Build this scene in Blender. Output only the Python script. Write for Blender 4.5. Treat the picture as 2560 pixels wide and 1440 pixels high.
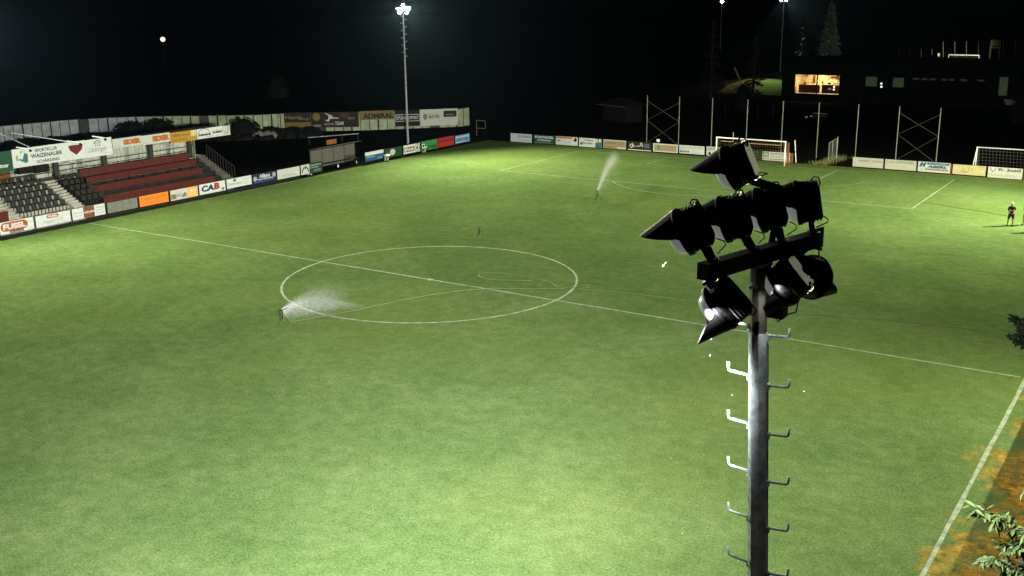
import bpy, bmesh, math, random
from mathutils import Vector, Matrix
random.seed(7)
R = math.radians
for o in list(bpy.data.objects): bpy.data.objects.remove(o)
scn = bpy.context.scene
COL = scn.collection

# ------------------------------------------------------------------ camera
CP = Vector((39.5954, -50.8268, 17.052))
YAW, PIT, ROL, FPX = -0.5826, 0.2683, -0.0122, 2651.79
_f = Vector((math.sin(YAW)*math.cos(PIT), math.cos(YAW)*math.cos(PIT), -math.sin(PIT)))
_r0 = Vector((math.cos(YAW), -math.sin(YAW), 0)); _u0 = _r0.cross(_f)
RT = math.cos(ROL)*_r0 + math.sin(ROL)*_u0
UP = -math.sin(ROL)*_r0 + math.cos(ROL)*_u0
FW = _f
cam_d = bpy.data.cameras.new('camera'); cam = bpy.data.objects.new('camera', cam_d); COL.objects.link(cam)
cam_d.sensor_width = 36; cam_d.lens = FPX/2560*36; cam_d.clip_start = 0.1; cam_d.clip_end = 2000
m = Matrix.Identity(4)
for i, v in enumerate((RT, UP, -FW)):
    m[0][i], m[1][i], m[2][i] = v
m.translation = CP
cam.matrix_world = m
scn.camera = cam

def ray(px, py): return FW + RT*((px-1280)/FPX) - UP*((py-720)/FPX)
def gz(px, py, z=0.0):
    d = ray(px, py); return CP + d*((z-CP.z)/d.z)
def gx(px, py, x):
    d = ray(px, py); return CP + d*((x-CP.x)/d.x)
def gy(px, py, y):
    d = ray(px, py); return CP + d*((y-CP.y)/d.y)
def gd(px, py, dep): return CP + ray(px, py)*dep

# ------------------------------------------------------------------ world and exposure
w = bpy.data.worlds.new('World'); scn.world = w; w.use_nodes = True
bg = w.node_tree.nodes['Background']
bg.inputs['Color'].default_value = (0.25, 0.35, 0.6, 1); bg.inputs['Strength'].default_value = 0.0004
scn.view_settings.view_transform = 'Standard'; scn.view_settings.look = 'None'
scn.view_settings.exposure = 0.0; scn.view_settings.gamma = 1.0; scn.view_settings.use_curve_mapping = False
scn.cycles.use_denoising = True
scn.cycles.denoising_prefilter = 'ACCURATE'
scn.cycles.max_bounces = 5; scn.cycles.diffuse_bounces = 2; scn.cycles.glossy_bounces = 2
scn.cycles.transmission_bounces = 3; scn.cycles.volume_bounces = 0; scn.cycles.transparent_max_bounces = 6
scn.cycles.sample_clamp_indirect = 6.0

LAMP_COL = (1.0, .98, .99)
P_NEAR, P_FAR = 55000.0, 52000.0

def spot(pos, aim, power, size=100, blend=0.9, radius=0.16, color=LAMP_COL, parent=None):
    ld = bpy.data.lights.new('spot_lamp', 'SPOT'); ld.energy = power; ld.spot_size = R(size); ld.spot_blend = blend
    ld.shadow_soft_size = radius; ld.color = color
    lo = bpy.data.objects.new('spot_lamp', ld); COL.objects.link(lo)
    lo.location = pos; lo.rotation_euler = Vector(aim).to_track_quat('-Z', 'Y').to_euler()
    return lo

# ------------------------------------------------------------------ materials
MATS = {}
def mat(name, col, rough=0.7, metal=0.0, var=0.18, scale=3.0, emit=None, estr=0.0, spec=0.15, alpha=None, bump=0.0):
    if name in MATS: return MATS[name]
    M = bpy.data.materials.new(name); M.use_nodes = True; nt = M.node_tree
    b = nt.nodes['Principled BSDF']
    b.inputs['Roughness'].default_value = rough; b.inputs['Metallic'].default_value = metal
    b.inputs['Specular IOR Level'].default_value = spec
    tc = nt.nodes.new('ShaderNodeTexCoord'); nz = nt.nodes.new('ShaderNodeTexNoise')
    nz.inputs['Scale'].default_value = scale; nz.inputs['Detail'].default_value = 5; nz.inputs['Roughness'].default_value = 0.65
    nt.links.new(tc.outputs['Object'], nz.inputs['Vector'])
    rp = nt.nodes.new('ShaderNodeValToRGB')
    c = Vector(col)
    lo = [max(0, x*(1-var)) for x in c]; hi = [x*(1+var*0.6) for x in c]
    rp.color_ramp.elements[0].position = 0.32; rp.color_ramp.elements[0].color = (*lo, 1)
    rp.color_ramp.elements[1].position = 0.62; rp.color_ramp.elements[1].color = (*hi, 1)
    nt.links.new(nz.outputs['Fac'], rp.inputs['Fac']); nt.links.new(rp.outputs['Color'], b.inputs['Base Color'])
    if bump:
        bp = nt.nodes.new('ShaderNodeBump'); bp.inputs['Strength'].default_value = bump; bp.inputs['Distance'].default_value = 0.02
        nt.links.new(nz.outputs['Fac'], bp.inputs['Height']); nt.links.new(bp.outputs['Normal'], b.inputs['Normal'])
    if emit:
        b.inputs['Emission Color'].default_value = (*emit, 1); b.inputs['Emission Strength'].default_value = estr
    MATS[name] = M
    return M

def grass_mat(name, dirt=True, dim=1.0):
    M = bpy.data.materials.new(name); M.use_nodes = True; nt = M.node_tree; N = nt.nodes; L = nt.links
    b = N['Principled BSDF']; b.inputs['Roughness'].default_value = 1.0; b.inputs['Specular IOR Level'].default_value = 0.0
    tc = N.new('ShaderNodeTexCoord')
    def noise(scale, det, rough=0.6, vec=None):
        n = N.new('ShaderNodeTexNoise'); n.inputs['Scale'].default_value = scale; n.inputs['Detail'].default_value = det
        n.inputs['Roughness'].default_value = rough
        L.new(vec or tc.outputs['Object'], n.inputs['Vector']); return n.outputs['Fac']
    def math_(op, a, bb, clamp=False):
        n = N.new('ShaderNodeMath'); n.operation = op; n.use_clamp = clamp
        for i, v in enumerate((a, bb)):
            if isinstance(v, (int, float)): n.inputs[i].default_value = v
            else: L.new(v, n.inputs[i])
        return n.outputs[0]
    def ramp(fac, stops):
        n = N.new('ShaderNodeValToRGB'); e = n.color_ramp.elements
        while len(e) < len(stops): e.new(0.5)
        for el, (p, c) in zip(e, stops): el.position = p; el.color = (*c, 1)
        L.new(fac, n.inputs['Fac']); return n.outputs['Color']
    def mix(fac, a, c, typ='MIX'):
        n = N.new('ShaderNodeMix'); n.data_type = 'RGBA'; n.blend_type = typ
        if isinstance(fac, (int, float)): n.inputs[0].default_value = fac
        else: L.new(fac, n.inputs[0])
        for i, v in ((6, a), (7, c)):
            if isinstance(v, tuple): n.inputs[i].default_value = (*v, 1)
            else: L.new(v, n.inputs[i])
        return n.outputs[2]
    n1 = noise(0.16, 5, 0.62); n2 = noise(1.5, 6, 0.72); n3 = noise(7.0, 5, 0.75)
    blend = math_('ADD', math_('MULTIPLY', n1, 0.30), math_('ADD', math_('MULTIPLY', n2, 0.40), math_('MULTIPLY', n3, 0.30)))
    col = ramp(blend, [(0.37, (0.036, 0.069, 0.020)), (0.50, (0.062, 0.102, 0.033)), (0.63, (0.098, 0.140, 0.053))])
    yel = math_('MULTIPLY', math_('SUBTRACT', noise(0.055, 3, 0.5), 0.50), 7.0, True)
    col = mix(math_('MULTIPLY', yel, 0.20), col, (0.105, 0.128, 0.026))
    if dirt:
        sx = N.new('ShaderNodeSeparateXYZ'); L.new(tc.outputs['Object'], sx.inputs[0])
        e1 = math_('MULTIPLY', math_('ADD', math_('SUBTRACT', sx.outputs[0], 34.15), math_('MULTIPLY', math_('SUBTRACT', noise(0.45, 5, 0.6), 0.5), 9.0)), 0.32, True)
        soil = ramp(noise(2.2, 6, 0.7), [(0.36, (0.045, 0.030, 0.008)), (0.49, (0.26, 0.115, 0.010)), (0.66, (0.52, 0.28, 0.035))])
        col = mix(e1, col, soil)
        e2 = math_('MULTIPLY', math_('ADD', math_('SUBTRACT', sx.outputs[1], 55.9), math_('MULTIPLY', math_('SUBTRACT', noise(0.3, 4, 0.6), 0.5), 5.0)), 0.6, True)
        col = mix(math_('MULTIPLY', e2, 0.8), col, (0.125, 0.088, 0.014))
        e3 = math_('MULTIPLY', math_('ADD', math_('SUBTRACT', -34.2, sx.outputs[0]), math_('MULTIPLY', math_('SUBTRACT', noise(0.4, 4, 0.6), 0.5), 2.5)), 0.7, True)
        col = mix(math_('MULTIPLY', e3, 0.7), col, (0.07, 0.06, 0.02))
    fine = noise(28.0, 3, 0.8)
    g = ramp(fine, [(0.30, (0.50,)*3), (0.70, (1.48,)*3)])
    col = mix(1.0, col, g, 'MULTIPLY')
    col = mix(1.0, col, ramp(noise(11.0, 4, 0.8), [(0.32, (0.62,)*3), (0.68, (1.36,)*3)]), 'MULTIPLY')
    if dim != 1.0: col = mix(1.0, col, (dim, dim, dim), 'MULTIPLY')
    L.new(col, b.inputs['Base Color'])
    bp = N.new('ShaderNodeBump'); bp.inputs['Strength'].default_value = 0.55; bp.inputs['Distance'].default_value = 0.04
    L.new(math_('ADD', fine, n3), bp.inputs['Height']); L.new(bp.outputs['Normal'], b.inputs['Normal'])
    return M

# ------------------------------------------------------------------ mesh helpers
class MB:
    def __init__(s): s.v = []; s.f = []
    def add(s, vs, fs):
        k = len(s.v); s.v += [tuple(v) for v in vs]; s.f += [tuple(i+k for i in f) for f in fs]; return s
    def box(s, a, b):
        x0, y0, z0 = a; x1, y1, z1 = b
        return s.add([(x0,y0,z0),(x1,y0,z0),(x1,y1,z0),(x0,y1,z0),(x0,y0,z1),(x1,y0,z1),(x1,y1,z1),(x0,y1,z1)],
                     [(0,3,2,1),(4,5,6,7),(0,1,5,4),(1,2,6,5),(2,3,7,6),(3,0,4,7)])
    def bar(s, p, q, wd, ht=None, up=(0,0,1)):
        p, q = Vector(p), Vector(q); ht = ht or wd; d = (q-p).normalized(); upv = Vector(up)
        if abs(d.dot(upv)) > 0.98: upv = Vector((1,0,0))
        a = d.cross(upv).normalized()*wd/2; c = a.cross(d).normalized()*ht/2
        return s.add([p-a-c,p+a-c,p+a+c,p-a+c,q-a-c,q+a-c,q+a+c,q-a+c],
                     [(0,3,2,1),(4,5,6,7),(0,1,5,4),(1,2,6,5),(2,3,7,6),(3,0,4,7)])
    def tube(s, pts, r, n=8, cap=True):
        pts = [Vector(p) for p in pts]; rs = r if isinstance(r, (list, tuple)) else [r]*len(pts)
        k = len(s.v); pa = None
        for i, p in enumerate(pts):
            t = (pts[min(i+1, len(pts)-1)] - pts[max(i-1, 0)]).normalized()
            if pa is None: pa = t.orthogonal().normalized()
            pa = (pa - t*pa.dot(t)).normalized(); pb = t.cross(pa)
            for j in range(n):
                a = 2*math.pi*j/n; s.v.append(tuple(p + (pa*math.cos(a)+pb*math.sin(a))*rs[i]))
        for i in range(len(pts)-1):
            for j in range(n):
                s.f.append((k+i*n+j, k+i*n+(j+1)%n, k+(i+1)*n+(j+1)%n, k+(i+1)*n+j))
        if cap:
            s.f.append(tuple(k+j for j in reversed(range(n)))); e = k+(len(pts)-1)*n
            s.f.append(tuple(e+j for j in range(n)))
        return s
    def rings(s, rings, cap0=True, cap1=True):
        k = len(s.v); n = len(rings[0])
        for rg in rings: s.v += [tuple(p) for p in rg]
        for i in range(len(rings)-1):
            for j in range(n):
                s.f.append((k+i*n+j, k+i*n+(j+1)%n, k+(i+1)*n+(j+1)%n, k+(i+1)*n+j))
        if cap0: s.f.append(tuple(k+j for j in reversed(range(n))))
        if cap1:
            e = k+(len(rings)-1)*n; s.f.append(tuple(e+j for j in range(n)))
        return s
    def poly(s, pts, z0, z1):
        n = len(pts)
        return s.add([(x,y,z0) for x,y in pts]+[(x,y,z1) for x,y in pts],
                     [tuple(reversed(range(n))), tuple(range(n,2*n))]+[(i,(i+1)%n,n+(i+1)%n,n+i) for i in range(n)])
    def mesh(s, name, mt, smooth=False):
        me = bpy.data.meshes.new(name); me.from_pydata(s.v, [], s.f); me.materials.append(mt)
        if smooth:
            for p in me.polygons: p.use_smooth = True
        me.update(); return me
    def build(s, name, mt, parent=None, mw=None, smooth=False):
        return link(name, s.mesh(name, mt, smooth), parent, mw)

def link(name, me, parent=None, mw=None):
    o = bpy.data.objects.new(name, me); COL.objects.link(o)
    if parent is not None: o.parent = parent
    if mw is not None: o.matrix_local = mw
    return o
def tag(o, label=None, cat=None, group=None, kind=None):
    if label: o['label'] = label
    if cat: o['category'] = cat
    if group: o['group'] = group
    if kind: o['kind'] = kind
    return o
def empty(name, loc=(0,0,0), label=None, cat=None, group=None, rz=0):
    o = bpy.data.objects.new(name, None); COL.objects.link(o); o.location = loc; o.rotation_euler = (0,0,rz)
    return tag(o, label, cat, group)
def copy_tree(o, parent=None):
    c = o.copy(); COL.objects.link(c)
    if parent is not None: c.parent = parent
    for ch in o.children: copy_tree(ch, c)
    return c
def struct(o): o['kind'] = 'structure'; return o
def T(x, y, z): return Matrix.Translation((x, y, z))
def frame(o, u, v, n):
    M = Matrix.Identity(4)
    for i, c in enumerate((Vector(u), Vector(v), Vector(n))): M[0][i], M[1][i], M[2][i] = c
    M.translation = Vector(o); return M

# common materials
M_black = mat('black_coated_metal', (0.0035, 0.0035, 0.0035), 0.6, 0.0, 0.3, 8, spec=0.12)
M_galv = mat('galvanised_steel', (0.52, 0.60, 0.60), 0.55, 0.1, 0.45, 9)
M_pole = mat('weathered_grey_steel', (0.30, 0.31, 0.30), 0.55, 0.3, 0.3, 4)
M_white = mat('white_paint', (0.78, 0.79, 0.76), 0.5, 0, 0.08, 6)
M_lens = mat('lamp_glass_lit', (0.9, 0.95, 0.95), 0.2, 0, 0.02, 2, emit=(0.95, 1, 0.98), estr=.12)
M_lensfar = mat('far_lamp_glass_lit', (0.9, 0.95, 0.95), 0.2, 0, 0.02, 2, emit=(0.85, 0.93, 1), estr=150.0)
M_refl = mat('reflector_aluminium', (0.75, 0.76, 0.74), 0.35, 0.7, 0.1, 6)
M_conc = mat('weathered_concrete', (0.32, 0.31, 0.25), 0.85, 0, 0.3, 2.5, bump=0.2)
M_dark = mat('near_black_support', (0.012, 0.012, 0.010), 0.95, 0, 0.4, 1.5)  # plain near-black used on the bench supports
M_rail = mat('dark_rail_steel', (0.025, 0.028, 0.024), 0.5, 0.2, 0.3, 5)
M_red = mat('red_painted_wood', (0.072, 0.012, 0.009), 0.65, 0, 0.35, 3.0)
M_brown = mat('rusty_brown_wood', (0.22, 0.075, 0.02), 0.7, 0, 0.4, 5)
M_cable = mat('black_cable_rubber', (0.006, 0.006, 0.006), 0.6, 0, 0.2, 6)

# ------------------------------------------------------------------ ground, pitch, markings
def sheet(name, x0, y0, x1, y1, z, mt, nx=1, ny=1):
    mb = MB(); mb.add([(x0,y0,z),(x1,y0,z),(x1,y1,z),(x0,y1,z)], [(0,1,2,3)])
    return struct(mb.build(name, mt))
M_ground = mat('dark_rough_ground', (0.005, 0.005, 0.0035), 1.0, 0, 0.5, 0.6, bump=0.3, spec=0.0)
sheet('ground', -700, -200, 600, 900, -0.02, M_ground)
M_grass = grass_mat('pitch_turf')
sheet('football_pitch', -34.85, -62, 41, 57.0, 0.0, M_grass)
M_turf2 = grass_mat('training_turf', False, 1.0)
mb = MB(); pts = [tuple(gz(*q)[:2]) for q in ((1862, 233), (1955, 240))] + [(60, 128), (60, 232), (-20, 232)] + [tuple(gz(*q)[:2]) for q in ((1955, 189), (1900, 203), (1866, 217))]
mb.add([(x, y, 0.0) for x, y in pts], [tuple(range(len(pts)))]); struct(mb.build('training_pitch', M_turf2))

mb = MB(); mb.add([gz(*q, -.008) for q in ((1790, 232), (1862, 234), (1866, 217), (1900, 203), (1955, 189), (1958, 176), (1890, 190), (1820, 212))], [tuple(range(8))]); struct(mb.build('rough_grass', mat('dry_rough_grass', (.040, .036, .012), 1.0, 0, .6, .5, spec=0.0)))
M_line = mat('worn_chalk_line', (0.165, 0.20, 0.14), 0.9, 0, 0.45, 2.2)
M_lfaint = mat('faded_chalk_line', (0.13, 0.19, 0.075), 0.9, 0, 0.5, 1.2)
W2, L2 = 34.13, 54.42
def line(p, q, wd=0.12, mt=None):
    p, q = Vector((*p, 0.006)), Vector((*q, 0.006)); d = (q-p).normalized(); a = Vector((-d.y, d.x, 0))*wd/2
    n = max(1, int((q-p).length/1.5)); mb = MB()
    for i in range(n+1):
        c = p.lerp(q, i/n); e = random.uniform(-0.015, 0.015); ww = random.uniform(0.75, 1.15)
        off = Vector((-d.y, d.x, 0))*e
        mb.v += [tuple(c+a*ww+off), tuple(c-a*ww+off)]
    mb.f += [(2*i, 2*i+1, 2*i+3, 2*i+2) for i in range(n)]
    return struct(mb.build('pitch_line', mt or M_line))
def arc(cx, cy, r, a0, a1, wd=0.12):
    n = int(abs(a1-a0)*r/0.35)+2; mb = MB()
    for i in range(n+1):
        a = a0+(a1-a0)*i/n; ww = random.uniform(0.75, 1.15)*wd/2; e = random.uniform(-.012, .012)
        for s_ in (1, -1):
            mb.v.append((cx+(r+e+s_*ww)*math.cos(a), cy+(r+e+s_*ww)*math.sin(a), 0.010))
    mb.f += [(2*i, 2*i+1, 2*i+3, 2*i+2) for i in range(n)]
    return struct(mb.build('pitch_circle_line', M_line))
line((-W2, 0), (W2-.25, 0), .13)
line((W2, -60), (W2, 54), .17); line((-W2, -54), (-W2, L2-.1), .08, M_lfaint); line((-W2, L2), (W2, L2), .09, M_lfaint)
line((20.16, L2-16.5+.1), (20.16, L2-.1)); line((-20.16, L2-16.5+.1), (-20.16, L2-.1), .10, M_lfaint); line((-20.16, L2-16.5), (20.16, L2-16.5), .10)
line((9.16, L2-5.4), (9.16, L2-.1), .15); line((-9.16, L2-5.4), (-9.16, L2-.1), .10, M_lfaint); line((-9.16, L2-5.5), (9.16, L2-5.5), .08, M_lfaint)
arc(0, 0, 9.15, 0, 2*math.pi, .14)
al = math.acos(5.5/9.15); arc(0, L2-11, 9.15, -math.pi/2-al, -math.pi/2+al, .10)
mb = MB(); cs = 14
mb.add([(.22*math.cos(2*math.pi*i/cs), .22*math.sin(2*math.pi*i/cs), .014) for i in range(cs)], [tuple(range(cs))]); struct(mb.build('centre_spot', M_line))

# ------------------------------------------------------------------ near floodlight mast
def superring(y, hw, hh, n, N=28):
    out = []
    for i in range(N):
        a = 2*math.pi*i/N; c, s_ = math.cos(a), math.sin(a)
        out.append((math.copysign(abs(c)**(2/n), c)*hw, y, math.copysign(abs(s_)**(2/n), s_)*hh))
    return out
def head_meshes():
    D = {}
    mb = MB(); mb.rings([superring(-.245, .145, .185, 6), superring(-.232, .165, .205, 6), superring(-.13, .190, .214, 5), superring(-.06, .228, .230, 2.6), superring(-.02, .240, .240, 2.0), superring(0, .242, .242, 2.0)])
    D['housing'] = mb.mesh('floodlight', M_black)
    mb = MB()
    for y in (-.215, -.18, -.145, -.11):
        mb.rings([superring(y-.006, .204+.12*(y+.13), .226, 5), superring(y+.006, .204+.12*(y+.13), .226, 5)])
    D['fin'] = mb.mesh('cooling_fins', mat('lightened_fin_metal', (.26, .25, .22), .45, .4, .3, 9, spec=.3))  # fin colour made paler than the housing to imitate lit edges
    mb = MB(); rr = []
    for y, r_ in ((-.02, .236), (-.02, .252), (.03, .255), (.035, .24)): rr.append(superring(y, r_, r_, 2.0, 32))
    mb.rings(rr, False, False); D['rim'] = mb.mesh('front_rim', M_black, True)
    mb = MB(); rr = []
    for y, r_ in ((.034, .222), (.08, .215), (.125, .19), (.15, .13), (.158, .05)): rr.append(superring(y, r_, r_, 2.0, 24))
    mb.rings(rr, False, True); D['lens'] = mb.mesh('glass_dome', M_lens, True)
    # visor: a hood round the upper half of the rim, running out to a point
    mb = MB(); n = 18; rows = []
    for k, t in enumerate((0, .35, .7, 1.0)):
        row = []
        for i in range(n+1):
            a = R(-12)+R(204)*i/n
            L_ = .41*max(.02, math.sin(max(0, min(math.pi, (a+R(12))/R(204)*math.pi))))**.9
            rr_ = .252 - .05*t
            row.append((rr_*math.cos(a), .02+L_*t, rr_*math.sin(a)*(1-.25*t)))
        rows.append(row)
    vs = [p for row in rows for p in row]; fs = []
    for k in range(3):
        for i in range(n): fs.append((k*(n+1)+i, k*(n+1)+i+1, (k+1)*(n+1)+i+1, (k+1)*(n+1)+i))
    k0 = len(vs); vs2 = [(x*.985, y, z*.985) for x, y, z in vs]
    fs2 = [tuple(i+k0 for i in reversed(f)) for f in fs]
    mb.add(vs+vs2, fs+fs2)
    e = 3*(n+1)
    for i in range(n): mb.f.append((e+i, e+i+1, k0+e+i+1, k0+e+i))
    D['visor'] = mb.mesh('visor', M_black)
    mb = MB(); mb.tube([(0, -.235, .13), (0, -.26, .18), (0, -.25, .245), (0, -.21, .265), (0, -.175, .245), (0, -.17, .21)], .0085, 6)
    D['loop'] = mb.mesh('handle_loop', M_black, True)
    return D
HD = head_meshes()
def imgdir(a, b, c): return (RT*a + UP*b + FW*c).normalized()

near = empty('floodlight_mast', (36.28, -41.55, 0), 'tall galvanised floodlight pole with climbing rungs and eight black lamps, nearest to the camera', 'floodlight mast')
NP = Vector((36.28, -41.55, 0))
barL, barR = gd(1757, 678, 9.62), gd(2036, 600, 10.85); barR.z = barL.z = (barL.z+barR.z)/2
BZ = barL.z
topc = gd(1896, 640, 10.22); NP = Vector((topc.x, topc.y, 0)); near.location = NP
topw = NP.copy()
lo_d = 10.22
for _ in range(40):
    q_ = gd(1893.5, 1440, lo_d); lo_d = 10.22 + (topc.z-q_.z)*math.sin(PIT)*1.0
q_ = gd(1893.5, 1440, lo_d); LEAN = Vector(((q_.x-topc.x)/(q_.z-topc.z), (q_.y-topc.y)/(q_.z-topc.z), 0))   # the pole stands slightly out of plumb
NP = topw - LEAN*topc.z; near.location = NP
def AX(z): return LEAN*z
def L0(p): return Vector(p) - NP
mb = MB(); rings = []
for z, r_ in ((0, .155), (5, .128), (10, .108), (BZ-.78, .092), (BZ-.775, .092)):
    rings.append([(AX(z).x+r_*math.cos(R(22.5+45*i)), AX(z).y+r_*math.sin(R(22.5+45*i)), z) for i in range(8)])
mb.rings(rings); mb.build('pole', M_galv, near)
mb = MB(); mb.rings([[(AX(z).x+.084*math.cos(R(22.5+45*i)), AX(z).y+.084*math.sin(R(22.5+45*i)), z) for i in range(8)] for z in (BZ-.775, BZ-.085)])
mb.build('pole_top', mat('top_tube_painted_shade', (0.10, 0.095, 0.075), .5, .3, .3, 9), near)  # shade at the pole head is put into this darker tube colour
mb = MB(); mb.rings([[(.30*math.cos(R(45*i)), .30*math.sin(R(45*i)), z) for i in range(8)] for z in (0, .05)]); mb.build('base_plate', M_galv, near)
mb = MB(); bdir = (barR-barL).normalized(); bs = bdir.cross(Vector((0,0,1)))
M_bar = mat('bar_dark_face', (0.022, 0.022, 0.022), .5, .3, .3, 8)
mb.bar(L0(barL), L0(barR), .13, .155); mb.build('cross_bar', mat('dull_bar_steel', (.30,.30,.29), .6, .2, .3, 9), near)
# rungs: both sides, with turned-up ends
rdir = (RT*Vector((1,1,0)).x); rdir = Vector((RT.x, RT.y, 0)).normalized(); rfw = Vector((FW.x, FW.y, 0)).normalized()
def rung(side, z, mt):
    rp_ = .092 + (BZ-z)*.004; d = (rdir*side + rfw*(.85 if side < 0 else -.42)).normalized(); p0 = d*(rp_-.01) + AX(z); L_ = .245 if side < 0 else .212
    pts = [p0+Vector((0,0,z)), p0+d*(L_-.025)+Vector((0,0,z+.004)), p0+d*(L_-.006)+Vector((0,0,z+.012)), p0+d*L_+Vector((0,0,z+.035)), p0+d*(L_+.004)+Vector((0,0,z+.092))]
    mb = MB(); mb.tube(pts, .0140, 8); o = mb.build('rung', mt, near, smooth=True)
    mb = MB(); q = p0+d*.012+Vector((0,0,z)); mb.box((q.x-.016, q.y-.016, z-.05), (q.x+.016, q.y+.016, z+.016)); mb.build('rung_bracket', mt, o)
for k in range(26):
    z = gd(1946, 846, 10.3).z - .522*k
    if z < 2.2: break
    rung(1, z, M_galv)
    z2 = gd(1850, 977, 10.2).z + .522 - .522*k
    rung(-1, z2, M_galv)
mb = MB(); q = rdir*.093
mb.tube([q+AX(BZ-.9)+Vector((0,0,BZ-.9)), q*1.15+AX(9)+Vector((0,0,9)), q*1.4+Vector((0,0,.1))], .012, 6); mb.build('supply_cable', M_cable, near)
mb = MB(); zz = gd(1884, 830, 10.2).z; q = -rfw*.096 - rdir*.035 + AX(zz); mb.box((q.x-.018, q.y-.018, zz-.07), (q.x+.018, q.y+.018, zz+.07)); mb.build('label_plate', M_black, near)
mb = MB(); jb = L0(gd(1940, 752, 10.45)); mb.box((jb.x-.10, jb.y-.08, jb.z-.16), (jb.x+.10, jb.y+.08, jb.z+.16)); jo = mb.build('junction_box', mat('junction_box_grey', (.02,.02,.02), .5, 0, .3, 8), near)
mb = MB(); mb.tube([jb+Vector((0,0,-.16)), jb+Vector((.02,.02,-.22)), L0(gd(1965, 787, 10.45)), L0(gd(1990, 780, 10.4)), L0(gd(1996, 752, 10.35))], .008, 6); mb.build('cable', M_cable, near, smooth=True)
mb = MB()
for s_ in (-.06, .06): mb.bar(L0(topc)+bdir*s_+Vector((0,0,BZ-topc.z-.08)), L0(topc)+bdir*s_+Vector((0,0,BZ-topc.z-.26)), .05, .05)
mb.box((AX(BZ).x-.11, AX(BZ).y-.11, BZ-.10), (AX(BZ).x+.11, AX(BZ).y+.11, BZ-.08)); mb.build('clamp', M_galv, near)
mb = MB(); q = L0(gd(1870, 719, 10.2)); mb.tube([q, q+rdir*.09], .014, 6); mb.tube([q+rdir*.01, q+rdir*.03], .022, 6); mb.build('bolt', M_galv, near)
# bar-end box and upper arm
mb = MB(); e = L0(barR); mb.bar(e-bdir*.02+Vector((0,0,.09)), e+bdir*.14+Vector((0,0,.09)), .03, .03); mb.bar(e+bdir*.14+Vector((0,0,.105)), e+bdir*.14+Vector((0,0,-.105)), .03, .03); mb.bar(e-bdir*.02+Vector((0,0,-.09)), e+bdir*.14+Vector((0,0,-.09)), .03, .03)
mb.build('end_bracket', M_black, near)
ua, ub = L0(gd(1882, 452, 10.35)), L0(gd(1952, 474, 10.2))
mb = MB(); mb.bar(ua, ub, .07, .07); ao = mb.build('upper_arm', M_black, near)
mb = MB(); mb.bar(ub+Vector((0,0,.02)), AX(BZ)+Vector((0,0,BZ))+bdir*.25+rfw*.1, .05, .05); mb.build('arm_stay', M_black, ao)

def lamp(px, py, dep, aim, hang=False, power=P_NEAR, mount=None, size=110, lit=True, tgt=None, spill=0):
    a = aim.normalized(); c = L0(gd(px, py, dep)) + a*.10
    up0 = Vector((0,0,-1 if hang else 1)); x = a.cross(up0).normalized(); z = x.cross(a).normalized()
    M = frame(c, x*.91, a*.91, z*.91)
    ho = link('floodlight', HD['housing'], near, M)
    for nm, k in (('cooling_fins','fin'), ('front_rim','rim'), ('glass_dome','lens'), ('visor','visor'), ('handle_loop','loop')): link(nm, HD[k], ho)
    # yoke, in the head's own frame, reaching the mount point
    mp = mount if mount is not None else c + Vector((0,0,-.36 if not hang else .36))
    ml = M.inverted() @ mp
    mb = MB()
    for s_ in (-1, 1):
        mb.bar((s_*.225, -.12, 0), (s_*.12+ml.x*.6, (-.12+ml.y)*.5, ml.z*.72), .05, .014, (1,0,0))
        mb.bar((s_*.12+ml.x*.6, (-.12+ml.y)*.5, ml.z*.72), (s_*.06+ml.x, ml.y, ml.z), .06, .014, (1,0,0))
    mb.bar((ml.x-.08, ml.y, ml.z), (ml.x+.08, ml.y, ml.z), .10, .03)
    mb.build('bracket', M_black, ho)
    s0 = Vector((.05, -.25, -.20)); q = ml + Vector((.10, -.05, .03)); md = (s0+q)/2+Vector((.03, -.08, -.03))
    mb = MB(); mb.tube([s0, s0.lerp(md, .6)+Vector((0,-.03,0)), md, md.lerp(q, .6), q], .007, 6); mb.build('cable', M_cable, ho, smooth=True)
    if lit:
        sp = NP + c + a*.40; spot(sp, (gz(*tgt)-sp) if tgt else a, power, size)
        if spill:   # extra spot added outside the rim, standing in for lamp spill on the pole
            sq = NP + c + a*.10 - z*.05 + (-FW*.26); spot(sq, gd(1897, 1200, 10.35)-sq, spill, 130, .5, .05)
    return ho
def onbar(t, dz=.08): return L0(barL.lerp(barR, t)) + Vector((0,0,dz))
A2 = imgdir(-.85, -.38, .36); A1 = imgdir(-.83, -.31, .45)
lamp(1736, 568, 9.72, A2, mount=onbar(.08), size=80, tgt=(760, 900), power=P_NEAR*1.1)
lamp(1838, 541, 10.06, imgdir(-.90, -.23, .36), mount=onbar(.42), size=80, tgt=(620, 760))
lamp(1928, 519, 10.42, imgdir(-.89, -.21, .38), mount=onbar(.68), size=80, tgt=(1050, 620), power=P_NEAR*1.2)
lamp(2021, 503, 10.80, imgdir(-.95, -.13, .26), mount=onbar(.97), size=80, tgt=(1700, 620), power=P_NEAR*1.3)
lamp(1852, 410, 10.35, A1, mount=ua+Vector((0,0,.03)), size=80, tgt=(220, 830), power=P_NEAR*2.2)
lamp(1822, 752, 9.66, imgdir(-.66, -.58, .34), True, P_NEAR*.10, onbar(.04, -.09), 90, tgt=(1500, 1300), spill=65)
lamp(1978, 696, 10.25, imgdir(-.66, -.55, .48), True, P_NEAR*.27, onbar(.72, -.09), 100, tgt=(1330, 930), spill=55)
lamp(2016, 690, 10.75, imgdir(.74, -.10, .66), True, P_NEAR*.16, onbar(1.0, -.09), 130)

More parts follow.
